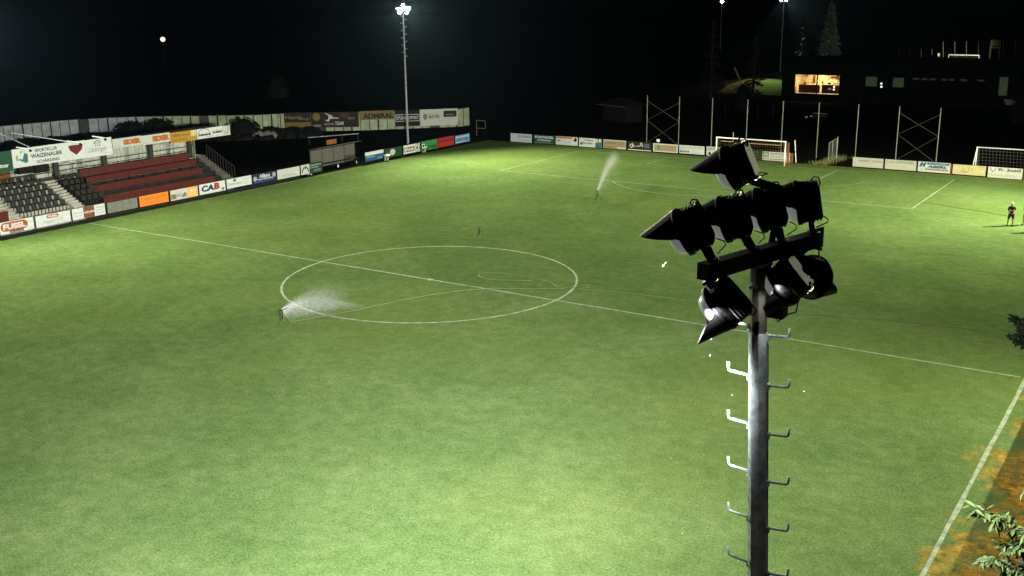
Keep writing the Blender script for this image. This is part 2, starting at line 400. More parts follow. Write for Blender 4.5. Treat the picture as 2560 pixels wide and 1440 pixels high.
# ------------------------------------------------------------------ the other masts
LAMP_WARM = (1.0, .98, .64)
def far_mast(base, h, heads, label, aims, power, rungs=True, lensr=.20, vis=True, size=95):
    b = Vector(base); root = empty('floodlight_mast', b, label, 'floodlight mast')
    mb = MB(); mb.rings([[(r_*math.cos(R(45*i)), r_*math.sin(R(45*i)), z) for i in range(8)] for z, r_ in ((0, .14), (h*.5, .105), (h, .07))]); mb.build('pole', M_pole, root)
    inw = (Vector((0,0,0))-Vector((b.x, b.y, 0))).normalized(); sd = Vector((-inw.y, inw.x, 0))
    mb = MB(); mb.bar(sd*-.8+Vector((0,0,h-.1)), sd*.8+Vector((0,0,h-.1)), .12, .14); mb.build('cross_bar', M_pole, root)
    if rungs:
        for k in range(12):
            mb = MB(); s_ = 1 if k % 2 else -1; z = h-.7-.42*k
            mb.tube([sd*s_*.08+Vector((0,0,z)), sd*s_*.33+Vector((0,0,z)), sd*s_*.34+Vector((0,0,z+.1))], .018, 5); mb.build('rung', M_galv, root)
    for k, (s_, dz) in enumerate(heads):
        c = sd*s_ + Vector((0,0,h+dz)) + inw*.25; a = aims[k % len(aims)].normalized()
        x = a.cross(Vector((0,0,1))).normalized(); z = x.cross(a)
        ho = link('floodlight', HD['housing'], root, frame(c, x, a, z))
        mb = MB(); mb.rings([superring(.01, lensr, lensr, 2, 14), superring(.06, lensr*.9, lensr*.9, 2, 14)]); mb.build('lamp_glass', M_lensfar, ho)
        link('visor', HD['visor'], ho)
        if power: spot(b + c + a*.35, a, power, size, color=LAMP_WARM)
    return root
H6_ = [(-.62, .22), (-.2, .25), (.25, .25), (.65, .22), (-.4, -.30), (.4, -.30), (0.0, .6)]
B = Vector((-41.3, 49.5, 0))
far_mast(B, 15.7, H6_, 'tall grey floodlight pole with glaring lamps behind the boards at the far left corner',
         [Vector((30-B.x, 38-B.y, -16)), Vector((24-B.x, 22-B.y, -16)), Vector((8-B.x, 25-B.y, -16)), Vector((6-B.x, 8-B.y, -16)), Vector((-10-B.x, 2-B.y, -16)), Vector((4-B.x, 32-B.y, -16)), Vector((20-B.x, 2-B.y, -16))], P_FAR)
C3 = Vector((-44.5, -2.6, 0))
far_mast(C3, 15.6, [(-.7, .2), (.2, .2), (.8, .2), (-.2, .7)], 'floodlight pole behind the stand just outside the left edge of the picture', [Vector((-5-C3.x, -28-C3.y, -16)), Vector((-2-C3.x, -8-C3.y, -16)), Vector((-5-C3.x, 14-C3.y, -16))], P_FAR*1.1)
spot(C3+Vector((.6, -.3, 16.3)), NP+Vector((-1.5, 0, 9.5))-(C3+Vector((.6, -.3, 16.3))), P_FAR*2.2, 15, .6, color=(.9, 1, 1))  # extra narrow spot added on this mast to brighten the near pole
D4 = Vector((41.5, 45.5, 0))
far_mast(Vector((46.5, -3.0, 0)), 15.6, [(0.0, .2)], 'added floodlight pole off the right end of the halfway line, just outside the picture', [Vector((-12.0, -10, -16))], P_FAR*.85, size=105)  # unseen mast added to light the touchline soil and cast the shelter's shade
far_mast(D4, 15.6, [(-.7, .2), (.0, .2), (.8, .2)], 'floodlight pole beside the far right corner, outside the right edge of the picture', [Vector((14-D4.x, 44-D4.y, -16)), Vector((10-D4.x, 30-D4.y, -16)), Vector((20-D4.x, 6-D4.y, -16))], P_FAR*1.9)
e5 = gd(1960, 0, 235)
far_mast((e5.x, e5.y, 0), e5.z-.2, [(-.6, .2), (.5, .2), (0, .75)], 'floodlight pole of the training pitch rising behind the flat clubhouse', [Vector((-36-e5.x, 150-e5.y, -16)), Vector((2080*0-8-e5.x, 128-e5.y, -9)), Vector((12-e5.x, 150-e5.y, -16))], P_FAR*4.0, True, .24, True, 30)
g7 = gd(2720, 10, 205)
far_mast((g7.x, g7.y, 0), g7.z, [(-.4, .2), (.4, .2), (0, .5)], 'training pitch floodlight pole far right, outside the right edge of the picture', [gd(2080, 60, 185)-g7, gz(2552, 200)-g7, gy(2420, 137, 245)-g7], P_FAR*5, False, .26, True, 14)
f6 = gd(1805, 4, 330)
far_mast((f6.x, f6.y, 0), f6.z, [(0, .1)], 'most distant floodlight pole, a single white point above the dark trees', [Vector((20, -60, -10))], 0, False, .42)

# ------------------------------------------------------------------ lettering and boards
def text_mb(s, bold=0.0, shear=0.0):
    cu = bpy.data.curves.new('txt', 'FONT'); cu.body = s; cu.size = 1.0; cu.resolution_u = 3; cu.offset = bold; cu.shear = shear
    o = bpy.data.objects.new('txt', cu); me = bpy.data.meshes.new_from_object(o)
    vs = [v.co.copy() for v in me.vertices]; fs = [tuple(p.vertices) for p in me.polygons]
    bpy.data.objects.remove(o); bpy.data.curves.remove(cu); bpy.data.meshes.remove(me)
    return vs, fs
def lettering(par, s, u0, v0, u1, v1, mt, bold=0.02, shear=0.0, n=.012, name='lettering'):
    vs, fs = text_mb(s, bold, shear)
    xs = [v.x for v in vs]; ys = [v.y for v in vs]; ax, bx_, ay, by = min(xs), max(xs), min(ys), max(ys)
    mb = MB(); mb.add([(u0+(v.x-ax)/(bx_-ax)*(u1-u0), v0+(v.y-ay)/(by-ay)*(v1-v0), n) for v in vs], fs)
    return mb.build(name, mt, par)
def patch(par, name, u0, v0, u1, v1, mt, n=.006):
    mb = MB(); mb.box((u0, v0, .001), (u1, v1, n)); return mb.build(name, mt, par)
def ppoly(par, name, pts, mt, n=.008):
    mb = MB(); mb.poly(pts, .001, n); return mb.build(name, mt, par)
def disc(par, name, cu, cv, ru, rv, mt, n=.009, k=22):
    return ppoly(par, name, [(cu+ru*math.cos(2*math.pi*i/k), cv+rv*math.sin(2*math.pi*i/k)) for i in range(k)], mt, n)
def pill(par, name, u0, v0, u1, v1, mt, n=.008, k=10):
    r_ = (v1-v0)/2; cy = (v0+v1)/2; pts = []
    for i in range(k+1): a = -math.pi/2+math.pi*i/k; pts.append((u1-r_+r_*math.cos(a), cy+r_*math.sin(a)))
    for i in range(k+1): a = math.pi/2+math.pi*i/k; pts.append((u0+r_+r_*math.cos(a), cy+r_*math.sin(a)))
    return ppoly(par, name, pts, mt, n)
def ringp(par, name, cu, cv, r0, r1, mt, a0=0, a1=2*math.pi, n=.010, k=24, asp=1.0):
    mb = MB(); vs = []; fs = []
    for i in range(k+1):
        a = a0+(a1-a0)*i/k
        vs += [(cu+r0*math.cos(a)*asp, cv+r0*math.sin(a), n), (cu+r1*math.cos(a)*asp, cv+r1*math.sin(a), n)]
    fs = [(2*i, 2*i+1, 2*i+3, 2*i+2) for i in range(k)]; mb.add(vs, fs); return mb.build(name, mt, par)
C_ = {k: mat(k+'_print', v, .55, 0, .12, 4) for k, v in {
    'white': (.52, .555, .52), 'pale': (.44, .46, .40), 'orange': (.75, .20, .015), 'amber': (.72, .36, .03), 'red': (.30, .035, .012), 'fussl': (.36, .07, .012),
    'navy': (.010, .022, .075), 'blue': (.012, .085, .20), 'green': (.010, .062, .028), 'bright_green': (.035, .20, .05), 'black': (.012, .012, .012), 'crimson': (.30, .022, .018),
    'grey': (.24, .25, .23), 'ltgrey': (.40, .42, .40), 'brown': (.16, .055, .025), 'gold': (.36, .22, .02), 'dull_gold': (.15, .105, .02), 'cream': (.52, .47, .24), 'teal': (.03, .13, .12), 'maroon': (.12, .012, .014),
    'dkgreen': (.008, .045, .022), 'skyblue': (.10, .22, .42), 'rust': (.40, .12, .02), 'tan': (.30, .22, .12), 'dirtygrey': (.16, .15, .11), 'olive': (.20, .26, .12)}.items()}
C_['hairline'] = C_['grey']
M_frame = mat('board_frame_black', (.010, .010, .010), .6, 0, .3, 5)
def board_at(kind, P, tl, br, base, label, plane, z0=None, grp=None, name='advertising_board', thick=.05, frame_w=.035, post=True):
    a = plane(*tl); b_ = plane(*br)
    if kind == 'x':
        u, v, n = (0,1,0), (0,0,1), (1,0,0); wd = b_.y-a.y
    else:
        u, v, n = (1,0,0), (0,0,1), (0,-1,0); wd = b_.x-a.x
    ht = a.z-b_.z if z0 is None else a.z-z0
    return wd, ht, a, b_, u, v, n
def board(plane_kind, plane_val, tl, tr, br, bl, col, label, grp=None, post=True, name='advertising_board', cat='advertising board'):
    g = (lambda q: gx(*q, plane_val)) if plane_kind == 'x' else (lambda q: gy(*q, plane_val))
    TL, TR, BR, BL = g(tl), g(tr), g(br), g(bl)
    if plane_kind == 'x': u, n = Vector((0,1,0)), Vector((1,0,0)); ax = 1
    else: u, n = Vector((1,0,0)), Vector((0,-1,0)); ax = 0
    s0 = (TL[ax]+BL[ax])/2; s1 = (TR[ax]+BR[ax])/2; zt = (TL.z+TR.z)/2; zb = (BL.z+BR.z)/2
    wd, ht = s1-s0, zt-zb
    org = Vector((plane_val, s0, zb)) if plane_kind == 'x' else Vector((s0, plane_val, zb))
    mb = MB(); mb.box((0, 0, -.03), (wd, ht, 0))
    o = mb.build(name, col); o.matrix_world = frame(org, u, (0,0,1), n)
    tag(o, label, cat, grp)
    if post:
        fr = MB(); k = .03
        fr.box((-k, -k, -.035), (wd+k, -.001, .008)); fr.box((-k, ht+.001, -.035), (wd+k, ht+k, .008)); fr.box((-k, 0, -.035), (-.001, ht, .008)); fr.box((wd+.001, 0, -.035), (wd+k, ht, .008))
        fr.build('frame', M_frame, o)
        if zb > .02:
            for s_ in (.04, wd-.04):
                pm = MB(); pm.box((s_-.03, -zb, -.10), (s_+.03, ht*.9, -.036)); pm.build('post', M_frame, o)
    o['w'] = wd; o['h'] = ht
    return o, wd, ht
XB = -35.0
GL, GR = 'boards along the stand side of the pitch', 'boards behind the far goal line'
def lines(b, u0, v0, u1, v1, n, mt, name='small_print', k=.45):
    """rows of print too small to read, as short word-like dashes"""
    mb = MB(); h = (v1-v0)/n
    for i in range(n):
        u = u0; y = v0+h*i+h*.25
        end = u1-(u1-u0)*random.uniform(0, .2)
        while u < end:
            l = random.uniform(.06, .22)*(u1-u0)*.6; l = min(l, end-u)
            mb.add([(u, y, .010), (u+l, y, .010), (u+l, y+h*k, .010), (u, y+h*k, .010)], [(0,1,2,3)]); u += l+(u1-u0)*.035
    q = mb.build(name, mt, b); q['kind'] = 'stuff'; return q

o, w_, h_ = board('x', XB, (-1, 557), (84.2, 542), (84.8, 572), (-1, 588.5), C_['white'], 'white board with a big rust-red FUSSL pill logo at the left edge', GL)
pill(o, 'logo_pill', .03*w_, .20*h_, .82*w_, .93*h_, C_['fussl'], .007); lettering(o, 'FUSSL', .10*w_, .33*h_, .76*w_, .80*h_, C_['white'], .05)
patch(o, 'blue_panel', .28*w_, .02*h_, .68*w_, .2*h_, C_['navy']); lettering(o, 'Modestraße', .31*w_, .05*h_, .66*w_, .16*h_, C_['ltgrey'], .02)
o, w_, h_ = board('x', XB, (88, 541), (176, 525), (176.4, 553), (90.8, 570.4), C_['white'], 'white board with a small FUSSL pill above flowing script, second from the left edge', GL)
pill(o, 'logo_pill', .32*w_, .62*h_, .66*w_, .94*h_, C_['fussl'], .007); lettering(o, 'FUSSL', .36*w_, .68*h_, .63*w_, .88*h_, C_['white'], .05)
lettering(o, 'Happy', .2*w_, .14*h_, .56*w_, .5*h_, C_['grey'], -.005, .35); lettering(o, 'Life', .6*w_, .28*h_, .78*w_, .62*h_, C_['grey'], -.005, .35)
lines(o, .55*w_, .06*h_, .92*w_, .13*h_, 1, C_['dirtygrey'])
o, w_, h_ = board('x', XB, (180, 523), (262.6, 508), (262.6, 535), (181, 552), C_['white'], 'white board with a brown square reading winwin in its middle', GL)
patch(o, 'brown_panel', .34*w_, 0.01*h_, .67*w_, .99*h_, C_['brown']); lettering(o, 'winwin', .35*w_, .42*h_, .66*w_, .62*h_, C_['white'], .03)
lettering(o, 'Täglich von', .05*w_, .52*h_, .31*w_, .66*h_, C_['grey'], .01); lettering(o, '15 - 1 Uhr', .08*w_, .26*h_, .29*w_, .38*h_, C_['grey'], .01)
lettering(o, 'Schärding', .70*w_, .68*h_, .96*w_, .82*h_, C_['grey'], .01); lettering(o, 'im Hotel', .71*w_, .45*h_, .93*w_, .58*h_, C_['grey'], .01); lettering(o, 'Forstinger', .70*w_, .2*h_, .97*w_, .34*h_, C_['grey'], .01)
lines(o, .42*w_, .32*h_, .6*w_, .38*h_, 1, C_['ltgrey'])
o, w_, h_ = board('x', XB, (267, 506.5), (344, 493), (344, 520), (268, 533.6), M_frame, 'plain grey gate of four sheet panels between the boards', None, True, 'pitch_gate', 'gate')
Mg = mat('grey_green_sheet', (.155, .17, .13), .6, .1, .2, 5)
for i in range(4):
    mb = MB(); mb.box((.02+i*(w_-.04)/4+.012, .01, .001), (.02+(i+1)*(w_-.04)/4-.012, h_-.02, .03)); mb.build('panel', Mg, o)
o, w_, h_ = board('x', XB, (348.5, 491), (421, 478.7), (421, 504.7), (348.7, 517.5), C_['orange'], 'glowing orange board with worn dark red lettering', GL)
lettering(o, 'ORANGERIE', .05*w_, .50*h_, .93*w_, .82*h_, C_['rust'], .0); lines(o, .3*w_, .1*h_, .85*w_, .4*h_, 3, C_['rust'])
o, w_, h_ = board('x', XB, (425.6, 477), (494.4, 464), (495, 488.7), (427, 503.7), C_['pale'], 'board with a picture of a pale house beside an amber slanted panel reading GFG', GL)
ppoly(o, 'amber_panel', [(.56*w_, .03*h_), (.99*w_, .03*h_), (.99*w_, .98*h_), (.66*w_, .98*h_)], C_['amber'], .007); lettering(o, 'GFG', .69*w_, .52*h_, .95*w_, .78*h_, C_['white'], .07, .1)
lines(o, .64*w_, .12*h_, .95*w_, .42*h_, 3, C_['white'])
ppoly(o, 'picture_trees', [(.02*w_, .12*h_), (.2*w_, .10*h_), (.21*w_, .5*h_), (.13*w_, .62*h_), (.02*w_, .55*h_)], C_['dirtygrey'], .006)
ppoly(o, 'picture_house', [(.20*w_, .14*h_), (.42*w_, .18*h_), (.42*w_, .62*h_), (.34*w_, .82*h_), (.2*w_, .68*h_)], C_['ltgrey'], .005)
for i in range(3): patch(o, 'picture_window', (.23+.06*i)*w_, .3*h_, (.26+.06*i)*w_, .5*h_, C_['dirtygrey'], .007)
ppoly(o, 'picture_shrub', [(.40*w_, .16*h_), (.56*w_, .2*h_), (.58*w_, .5*h_), (.5*w_, .62*h_), (.43*w_, .4*h_)], C_['dirtygrey'], .0065)
o, w_, h_ = board('x', XB, (497.5, 462), (563, 450.6), (563.5, 475.6), (498.7, 488), C_['white'], 'white board with CAB in dark blue and red letters', GL)
lettering(o, 'CA', .08*w_, .24*h_, .56*w_, .84*h_, C_['navy'], .05, .12); lettering(o, 'B', .56*w_, .26*h_, .78*w_, .92*h_, C_['red'], .07, .05); disc(o, 'round_seal', .90*w_, .22*h_, .055*w_, .15*h_, C_['dirtygrey']); lines(o, .05*w_, .05*h_, .8*w_, .12*h_, 1, C_['ltgrey'])
o, w_, h_ = board('x', XB, (566, 448.7), (628.7, 438), (629, 460.6), (567.5, 472), C_['white'], 'white board reading Danninger under a small green emblem', GL)
lettering(o, 'Danninger', .03*w_, .22*h_, .60*w_, .58*h_, C_['grey'], .015); ppoly(o, 'green_emblem', [(.26*w_, .68*h_), (.31*w_, .62*h_), (.38*w_, .7*h_), (.38*w_, .95*h_), (.26*w_, .92*h_)], C_['bright_green']); lines(o, .66*w_, .2*h_, .95*w_, .85*h_, 6, C_['ltgrey']); lines(o, .05*w_, .08*h_, .6*w_, .15*h_, 1, C_['ltgrey'])
o, w_, h_ = board('x', XB, (631.5, 437), (691, 427), (691, 450), (632, 460.5), C_['navy'], 'dark blue board reading Allianz Team Schärding', GL)
lettering(o, 'Allianz', .28*w_, .52*h_, .73*w_, .92*h_, C_['white'], .03); lettering(o, 'Team Schärding', .18*w_, .26*h_, .84*w_, .48*h_, C_['white'], .03)
for cu in (.10, .90): ringp(o, 'round_emblem', cu*w_, (.52 if cu < .5 else .64)*h_, .05*w_, .068*w_, C_['white']); disc(o, 'emblem_core', cu*w_, (.52 if cu < .5 else .64)*h_, .035*w_, .035*w_, C_['ltgrey'])
lines(o, .06*w_, .10*h_, .92*w_, .18*h_, 1, C_['skyblue'])
o, w_, h_ = board('x', XB, (693, 425.7), (749.3, 415), (749.3, 438.4), (693.5, 449.5), C_['pale'], 'nearly blank white board with two thin lines of print low down', GL)
lines(o, .2*w_, .15*h_, .85*w_, .42*h_, 2, C_['grey'])
o, w_, h_ = board('x', XB, (752, 412.5), (805, 404), (805, 427.7), (752, 439), C_['dkgreen'], 'board half white with a palm tree emblem and half green script, beside the dugout', GL)
patch(o, 'white_panel', .01*w_, .02*h_, .40*w_, .98*h_, C_['pale']); ringp(o, 'arch_emblem', .21*w_, .22*h_, .13*w_, .17*w_, C_['black'], 0, math.pi, .010)
for i in range(7): a = R(20+23*i); ppoly(o, 'palm_frond', [(.20*w_, .62*h_), (.20*w_+.13*w_*math.cos(a), .62*h_+.26*h_*math.sin(a)), (.215*w_+.12*w_*math.cos(a+.25), .62*h_+.24*h_*math.sin(a+.25))], C_['black'], .0085+.0004*i)
lettering(o, 'Lebensfreude', .44*w_, .72*h_, .96*w_, .9*h_, C_['ltgrey'], .005, .2); lettering(o, 'im Innviertel', .44*w_, .50*h_, .82*w_, .64*h_, C_['ltgrey'], .005, .2); lines(o, .6*w_, .1*h_, .95*w_, .38*h_, 2, C_['grey'])
o, w_, h_ = board('x', XB, (912.9, 382.5), (958.8, 373), (958.8, 395.6), (913, 404.6), C_['blue'], 'board with a white band above a blue field, right of the dugout', GL)
patch(o, 'white_band', .0, .64*h_, w_, h_, C_['white']); lines(o, .04*w_, .36*h_, .55*w_, .56*h_, 2, C_['ltgrey']); lines(o, .68*w_, .1*h_, .93*w_, .3*h_, 2, C_['ltgrey']); lines(o, .8*w_, .78*h_, .95*w_, .9*h_, 1, C_['grey'])
o, w_, h_ = board('x', XB, (960.5, 374), (1004.8, 366), (1004.8, 386.6), (962, 397), C_['dkgreen'], 'dark green board with a white round seal in the middle', GL)
disc(o, 'round_seal', .46*w_, .55*h_, .15*w_, .36*h_, C_['ltgrey']); lines(o, .37*w_, .45*h_, .55*w_, .65*h_, 2, C_['olive']); lines(o, .08*w_, .3*h_, .28*w_, .55*h_, 3, C_['ltgrey']); lines(o, .72*w_, .2*h_, .85*w_, .85*h_, 5, C_['green'])
o, w_, h_ = board('x', XB, (1008, 364.5), (1050, 357), (1049, 377.6), (1009, 386.6), C_['white'], 'white board with SPAR on a dark red bar and a fir tree in a ring', GL)
patch(o, 'red_bar', .01*w_, .20*h_, .66*w_, .74*h_, C_['maroon']); lettering(o, 'SPAR', .02*w_, .28*h_, .65*w_, .64*h_, C_['white'], .05)
ringp(o, 'emblem_ring', .83*w_, .52*h_, .125*w_, .15*w_, C_['black'], n=.009); ppoly(o, 'fir_tree', [(.83*w_, .78*h_), (.745*w_, .36*h_), (.81*w_, .40*h_), (.81*w_, .27*h_), (.85*w_, .27*h_), (.85*w_, .40*h_), (.915*w_, .36*h_)], C_['black'], .0095)
o, w_, h_ = board('x', XB, (1052, 354.6), (1092.6, 347), (1092.6, 370), (1053, 378.5), C_['bright_green'], 'green board reading LEITHNER with a black and white square logo', GL)
patch(o, 'black_square', .02*w_, .12*h_, .28*w_, .86*h_, C_['black']); ringp(o, 'square_logo', .15*w_, .5*h_, .08*w_, .13*w_, C_['white'], R(45), R(405), .010, 4); lettering(o, 'LEITHNER', .31*w_, .10*h_, .97*w_, .46*h_, C_['dkgreen'], .05); lines(o, .32*w_, .6*h_, .8*w_, .75*h_, 1, C_['green'])
o, w_, h_ = board('x', XB, (1094, 345.6), (1134.4, 340), (1135, 362), (1094, 369.4), C_['crimson'], 'red board reading MONOBUNT in black, near the corner', GL)
lettering(o, 'MONOBUNT', .04*w_, .48*h_, .96*w_, .76*h_, C_['maroon'], .05); lines(o, .25*w_, .15*h_, .7*w_, .35*h_, 1, C_['red'])
o, w_, h_ = board('x', XB, (1137.7, 339), (1173.8, 334), (1174.6, 353), (1137.7, 360), C_['skyblue'], 'blue and white board of a car dealer at the far left corner', GL)
lettering(o, 'Auto Schrickmaier', .04*w_, .66*h_, .96*w_, .92*h_, C_['white'], .04); patch(o, 'blue_panel', .2*w_, .3*h_, .8*w_, .6*h_, C_['blue']); lettering(o, 'KFZ-Technik', .28*w_, .38*h_, .72*w_, .54*h_, C_['ltgrey'], .03); lines(o, .1*w_, .06*h_, .9*w_, .25*h_, 1, C_['white'])

YB = 56.9
o, w_, h_ = board('y', YB, (1276.6, 333), (1329.7, 336), (1329.5, 357), (1276.6, 353.4), C_['white'], 'white board reading Jobst with a faint round swirl, at the far left corner', GR)
lettering(o, 'Jobst', .32*w_, .45*h_, .96*w_, .90*h_, C_['dirtygrey'], .015); ringp(o, 'round_swirl', .14*w_, .62*h_, .085*w_, .10*w_, C_['ltgrey']); ringp(o, 'inner_swirl', .14*w_, .62*h_, .04*w_, .055*w_, C_['ltgrey'], 0, 4.5); lines(o, .32*w_, .22*h_, .96*w_, .32*h_, 1, C_['dirtygrey'])
o, w_, h_ = board('y', YB, (1334.4, 336.4), (1387, 340), (1387.5, 361.6), (1334.4, 358), C_['green'], 'green board reading STADTHOTEL SCHÄRDING in white', GR)
lettering(o, 'STADTHOTEL', .05*w_, .62*h_, .94*w_, .90*h_, C_['white'], .06); lettering(o, 'SCHÄRDING', .17*w_, .32*h_, .8*w_, .54*h_, C_['white'], .05); lines(o, .05*w_, .08*h_, .95*w_, .2*h_, 1, C_['ltgrey'], k=.5)
o, w_, h_ = board('y', YB, (1389.3, 340), (1444, 343.5), (1445, 365), (1389.3, 361), C_['white'], 'white board with AA under an orange strip and a tilted dark emblem', GR)
patch(o, 'orange_strip', .0, .76*h_, .76*w_, .96*h_, C_['rust']); lettering(o, 'AA', .05*w_, .36*h_, .24*w_, .66*h_, C_['dirtygrey'], .05); ppoly(o, 'dark_emblem', [(.8*w_, .62*h_), (.9*w_, .42*h_), (.97*w_, .72*h_), (.9*w_, .98*h_)], C_['black']); lines(o, .3*w_, .15*h_, .78*w_, .6*h_, 4, C_['ltgrey'])
o, w_, h_ = board('y', YB, (1447.6, 344), (1504, 348), (1504.5, 370), (1447.6, 366), C_['white'], 'white board reading Wandl Der Maler with green and cream squares', GR)
patch(o, 'cream_square', .04*w_, .62*h_, .16*w_, .92*h_, C_['cream']); patch(o, 'teal_square', .05*w_, .22*h_, .16*w_, .52*h_, C_['teal'])
lettering(o, 'J Wandl', .2*w_, .62*h_, .62*w_, .88*h_, C_['dirtygrey'], .05); lettering(o, 'Der Maler', .18*w_, .32*h_, .62*w_, .56*h_, C_['dirtygrey'], .05)
patch(o, 'dark_panel', .72*w_, 0.01*h_, .99*w_, .99*h_, C_['teal'], .005); patch(o, 'cream_square', .73*w_, .56*h_, .83*w_, .95*h_, C_['cream'], .009); patch(o, 'white_square', .87*w_, .62*h_, .97*w_, .95*h_, C_['white'], .009); patch(o, 'blue_square', .74*w_, .08*h_, .84*w_, .46*h_, C_['blue'], .009)
o, w_, h_ = board('y', YB, (1508, 348.5), (1565, 352), (1566, 374), (1508, 370), C_['tan'], 'weathered pinkish board whose print is worn to grey smears', GR)
patch(o, 'pale_edge', 0, .9*h_, w_, h_, C_['pale'], .004); patch(o, 'pale_corner', .62*w_, 0.02*h_, .98*w_, .2*h_, C_['pale'], .004); lettering(o, 'JOHANN', .06*w_, .42*h_, .56*w_, .8*h_, C_['dirtygrey'], .05); lines(o, .62*w_, .3*h_, .95*w_, .85*h_, 4, C_['dirtygrey'], k=.6); lines(o, .05*w_, .08*h_, .6*w_, .3*h_, 2, C_['brown'])
o, w_, h_ = board('y', YB, (1569, 353), (1629, 357), (1629.5, 379), (1569, 375), C_['black'], 'black board with white looping lettering reading JUPT', GR)
lettering(o, 'JUPT', .22*w_, .36*h_, .68*w_, .6*h_, C_['white'], .0); ringp(o, 'white_loop', .16*w_, .52*h_, .05*w_, .075*w_, C_['white'], R(40), R(330)); ppoly(o, 'white_flame', [(.17*w_, .4*h_), (.24*w_, .55*h_), (.22*w_, .92*h_), (.19*w_, .62*h_)], C_['white'], .0095)
ringp(o, 'round_emblem', .57*w_, .76*h_, .03*w_, .055*w_, C_['white']); lines(o, .7*w_, .35*h_, .95*w_, .85*h_, 5, C_['grey']); patch(o, 'white_strip', .02*w_, .03*h_, .98*w_, .12*h_, C_['white'])
o, w_, h_ = board('y', YB, (1632.8, 358), (1694, 362), (1695, 382.4), (1632.8, 379), C_['white'], 'faded yellow-brown board with a white border and a dark figure stain', GR)
patch(o, 'faded_print', .05*w_, .12*h_, .95*w_, .88*h_, C_['tan'], .005); patch(o, 'olive_print', .06*w_, .14*h_, .34*w_, .86*h_, C_['olive'], .007); ppoly(o, 'dark_stain', [(.17*w_, .3*h_), (.28*w_, .25*h_), (.27*w_, .8*h_), (.2*w_, .9*h_)], C_['dirtygrey'], .009); lettering(o, 'Weinbau', .42*w_, .56*h_, .9*w_, .78*h_, C_['gold'], .01)
o, w_, h_ = board('y', YB, (1698, 362.5), (1761, 366), (1761.6, 387), (1698, 383), C_['white'], 'pale board with grey capitals and four small teal squares low on its left', GR)
lettering(o, 'HANS WINTERSTEIGER', .05*w_, .66*h_, .93*w_, .86*h_, C_['olive'], .0); lines(o, .05*w_, .46*h_, .93*w_, .58*h_, 1, C_['ltgrey'])
for i in range(4): patch(o, 'teal_square', (.03+.10*i)*w_, .14*h_, (.10+.10*i)*w_, .36*h_, C_['teal'])
lines(o, .48*w_, .1*h_, .9*w_, .35*h_, 2, C_['ltgrey'])
o, w_, h_ = board('y', YB, (1766.3, 366), (1832, 370), (1832, 393), (1766.3, 388.5), C_['white'], 'white board with black capitals and a small black figure, behind the left goalpost', GR)
lettering(o, 'LEUT', .05*w_, .6*h_, .34*w_, .9*h_, C_['dirtygrey'], .03); lettering(o, 'GEB', .52*w_, .6*h_, .85*w_, .9*h_, C_['dirtygrey'], .03); patch(o, 'tall_letter_stem', .37*w_, .34*h_, .41*w_, .9*h_, C_['black']); patch(o, 'tall_letter_top', .34*w_, .84*h_, .46*w_, .9*h_, C_['black'], .0075); ppoly(o, 'small_figure', [(.06*w_, .1*h_), (.18*w_, .1*h_), (.16*w_, .35*h_), (.12*w_, .48*h_), (.08*w_, .3*h_)], C_['black']); lines(o, .5*w_, .1*h_, .9*w_, .5*h_, 3, C_['ltgrey'])
o, w_, h_ = board('y', YB, (1836, 373), (1902, 376.5), (1903, 400), (1836, 395), C_['dkgreen'], 'dark teal board inside the goal, mostly hidden behind the near floodlight', GR)
lines(o, .1*w_, .3*h_, .9*w_, .7*h_, 3, C_['green'])
o, w_, h_ = board('y', YB, (1905.5, 377.8), (1975, 382.5), (1976, 404.6), (1905.5, 400), C_['white'], 'white board reading GUPFINGER with a green square G, by the right goalpost', GR)
patch(o, 'green_square', .03*w_, .34*h_, .24*w_, .96*h_, C_['olive']); lettering(o, 'G', .08*w_, .44*h_, .19*w_, .86*h_, C_['white'], .03); lettering(o, 'GUPFINGER', .28*w_, .68*h_, .96*w_, .9*h_, C_['grey'], .02); lines(o, .28*w_, .34*h_, .95*w_, .58*h_, 2, C_['ltgrey']); patch(o, 'green_strip', .03*w_, .12*h_, .9*w_, .22*h_, C_['olive'])
mb = MB(); mb.box((w_+.035, -.2, -.12), (w_+.28, h_*.95, 0)); mb.build('rusty_end_post', M_brown, o)
o, w_, h_ = board('y', YB, (2132, 392), (2208, 397.5), (2208.4, 421), (2132, 416), C_['pale'], 'washed-out white board with hardly readable capitals, first right of the gate', GR)
lettering(o, 'HERBERT DANTE', .2*w_, .56*h_, .95*w_, .78*h_, C_['tan'], .01); lines(o, .35*w_, .25*h_, .6*w_, .45*h_, 2, C_['ltgrey'])
o, w_, h_ = board('y', YB, (2212, 397.6), (2291, 403), (2291, 427.6), (2213, 422), C_['pale'], 'washed-out board with faint LAUERSTORFER lettering along its top', GR)
lettering(o, 'C.u.A LAUERSTORFER', .05*w_, .68*h_, .92*w_, .9*h_, C_['tan'], .01); lines(o, .1*w_, .3*h_, .9*w_, .5*h_, 1, C_['cream'])
o, w_, h_ = board('y', YB, (2295, 403), (2375, 408.5), (2376, 434), (2295, 428), C_['white'], 'white board reading HABERL in slanted blue letters', GR)
lettering(o, 'H', .04*w_, .48*h_, .26*w_, .95*h_, C_['blue'], .09, .3); ppoly(o, 'blue_banner', [(.27*w_, .74*h_), (.95*w_, .74*h_), (.98*w_, .94*h_), (.29*w_, .94*h_)], C_['blue']); lettering(o, 'BAUTRÄGER', .34*w_, .80*h_, .9*w_, .90*h_, C_['ltgrey'], .03); lettering(o, 'ABERL', .28*w_, .42*h_, .90*w_, .68*h_, C_['blue'], .06, .3)
patch(o, 'tan_strip', .22*w_, .18*h_, .95*w_, .36*h_, C_['tan'], .004); ppoly(o, 'grey_triangle', [(.06*w_, .12*h_), (.18*w_, .12*h_), (.12*w_, .36*h_)], C_['ltgrey'])
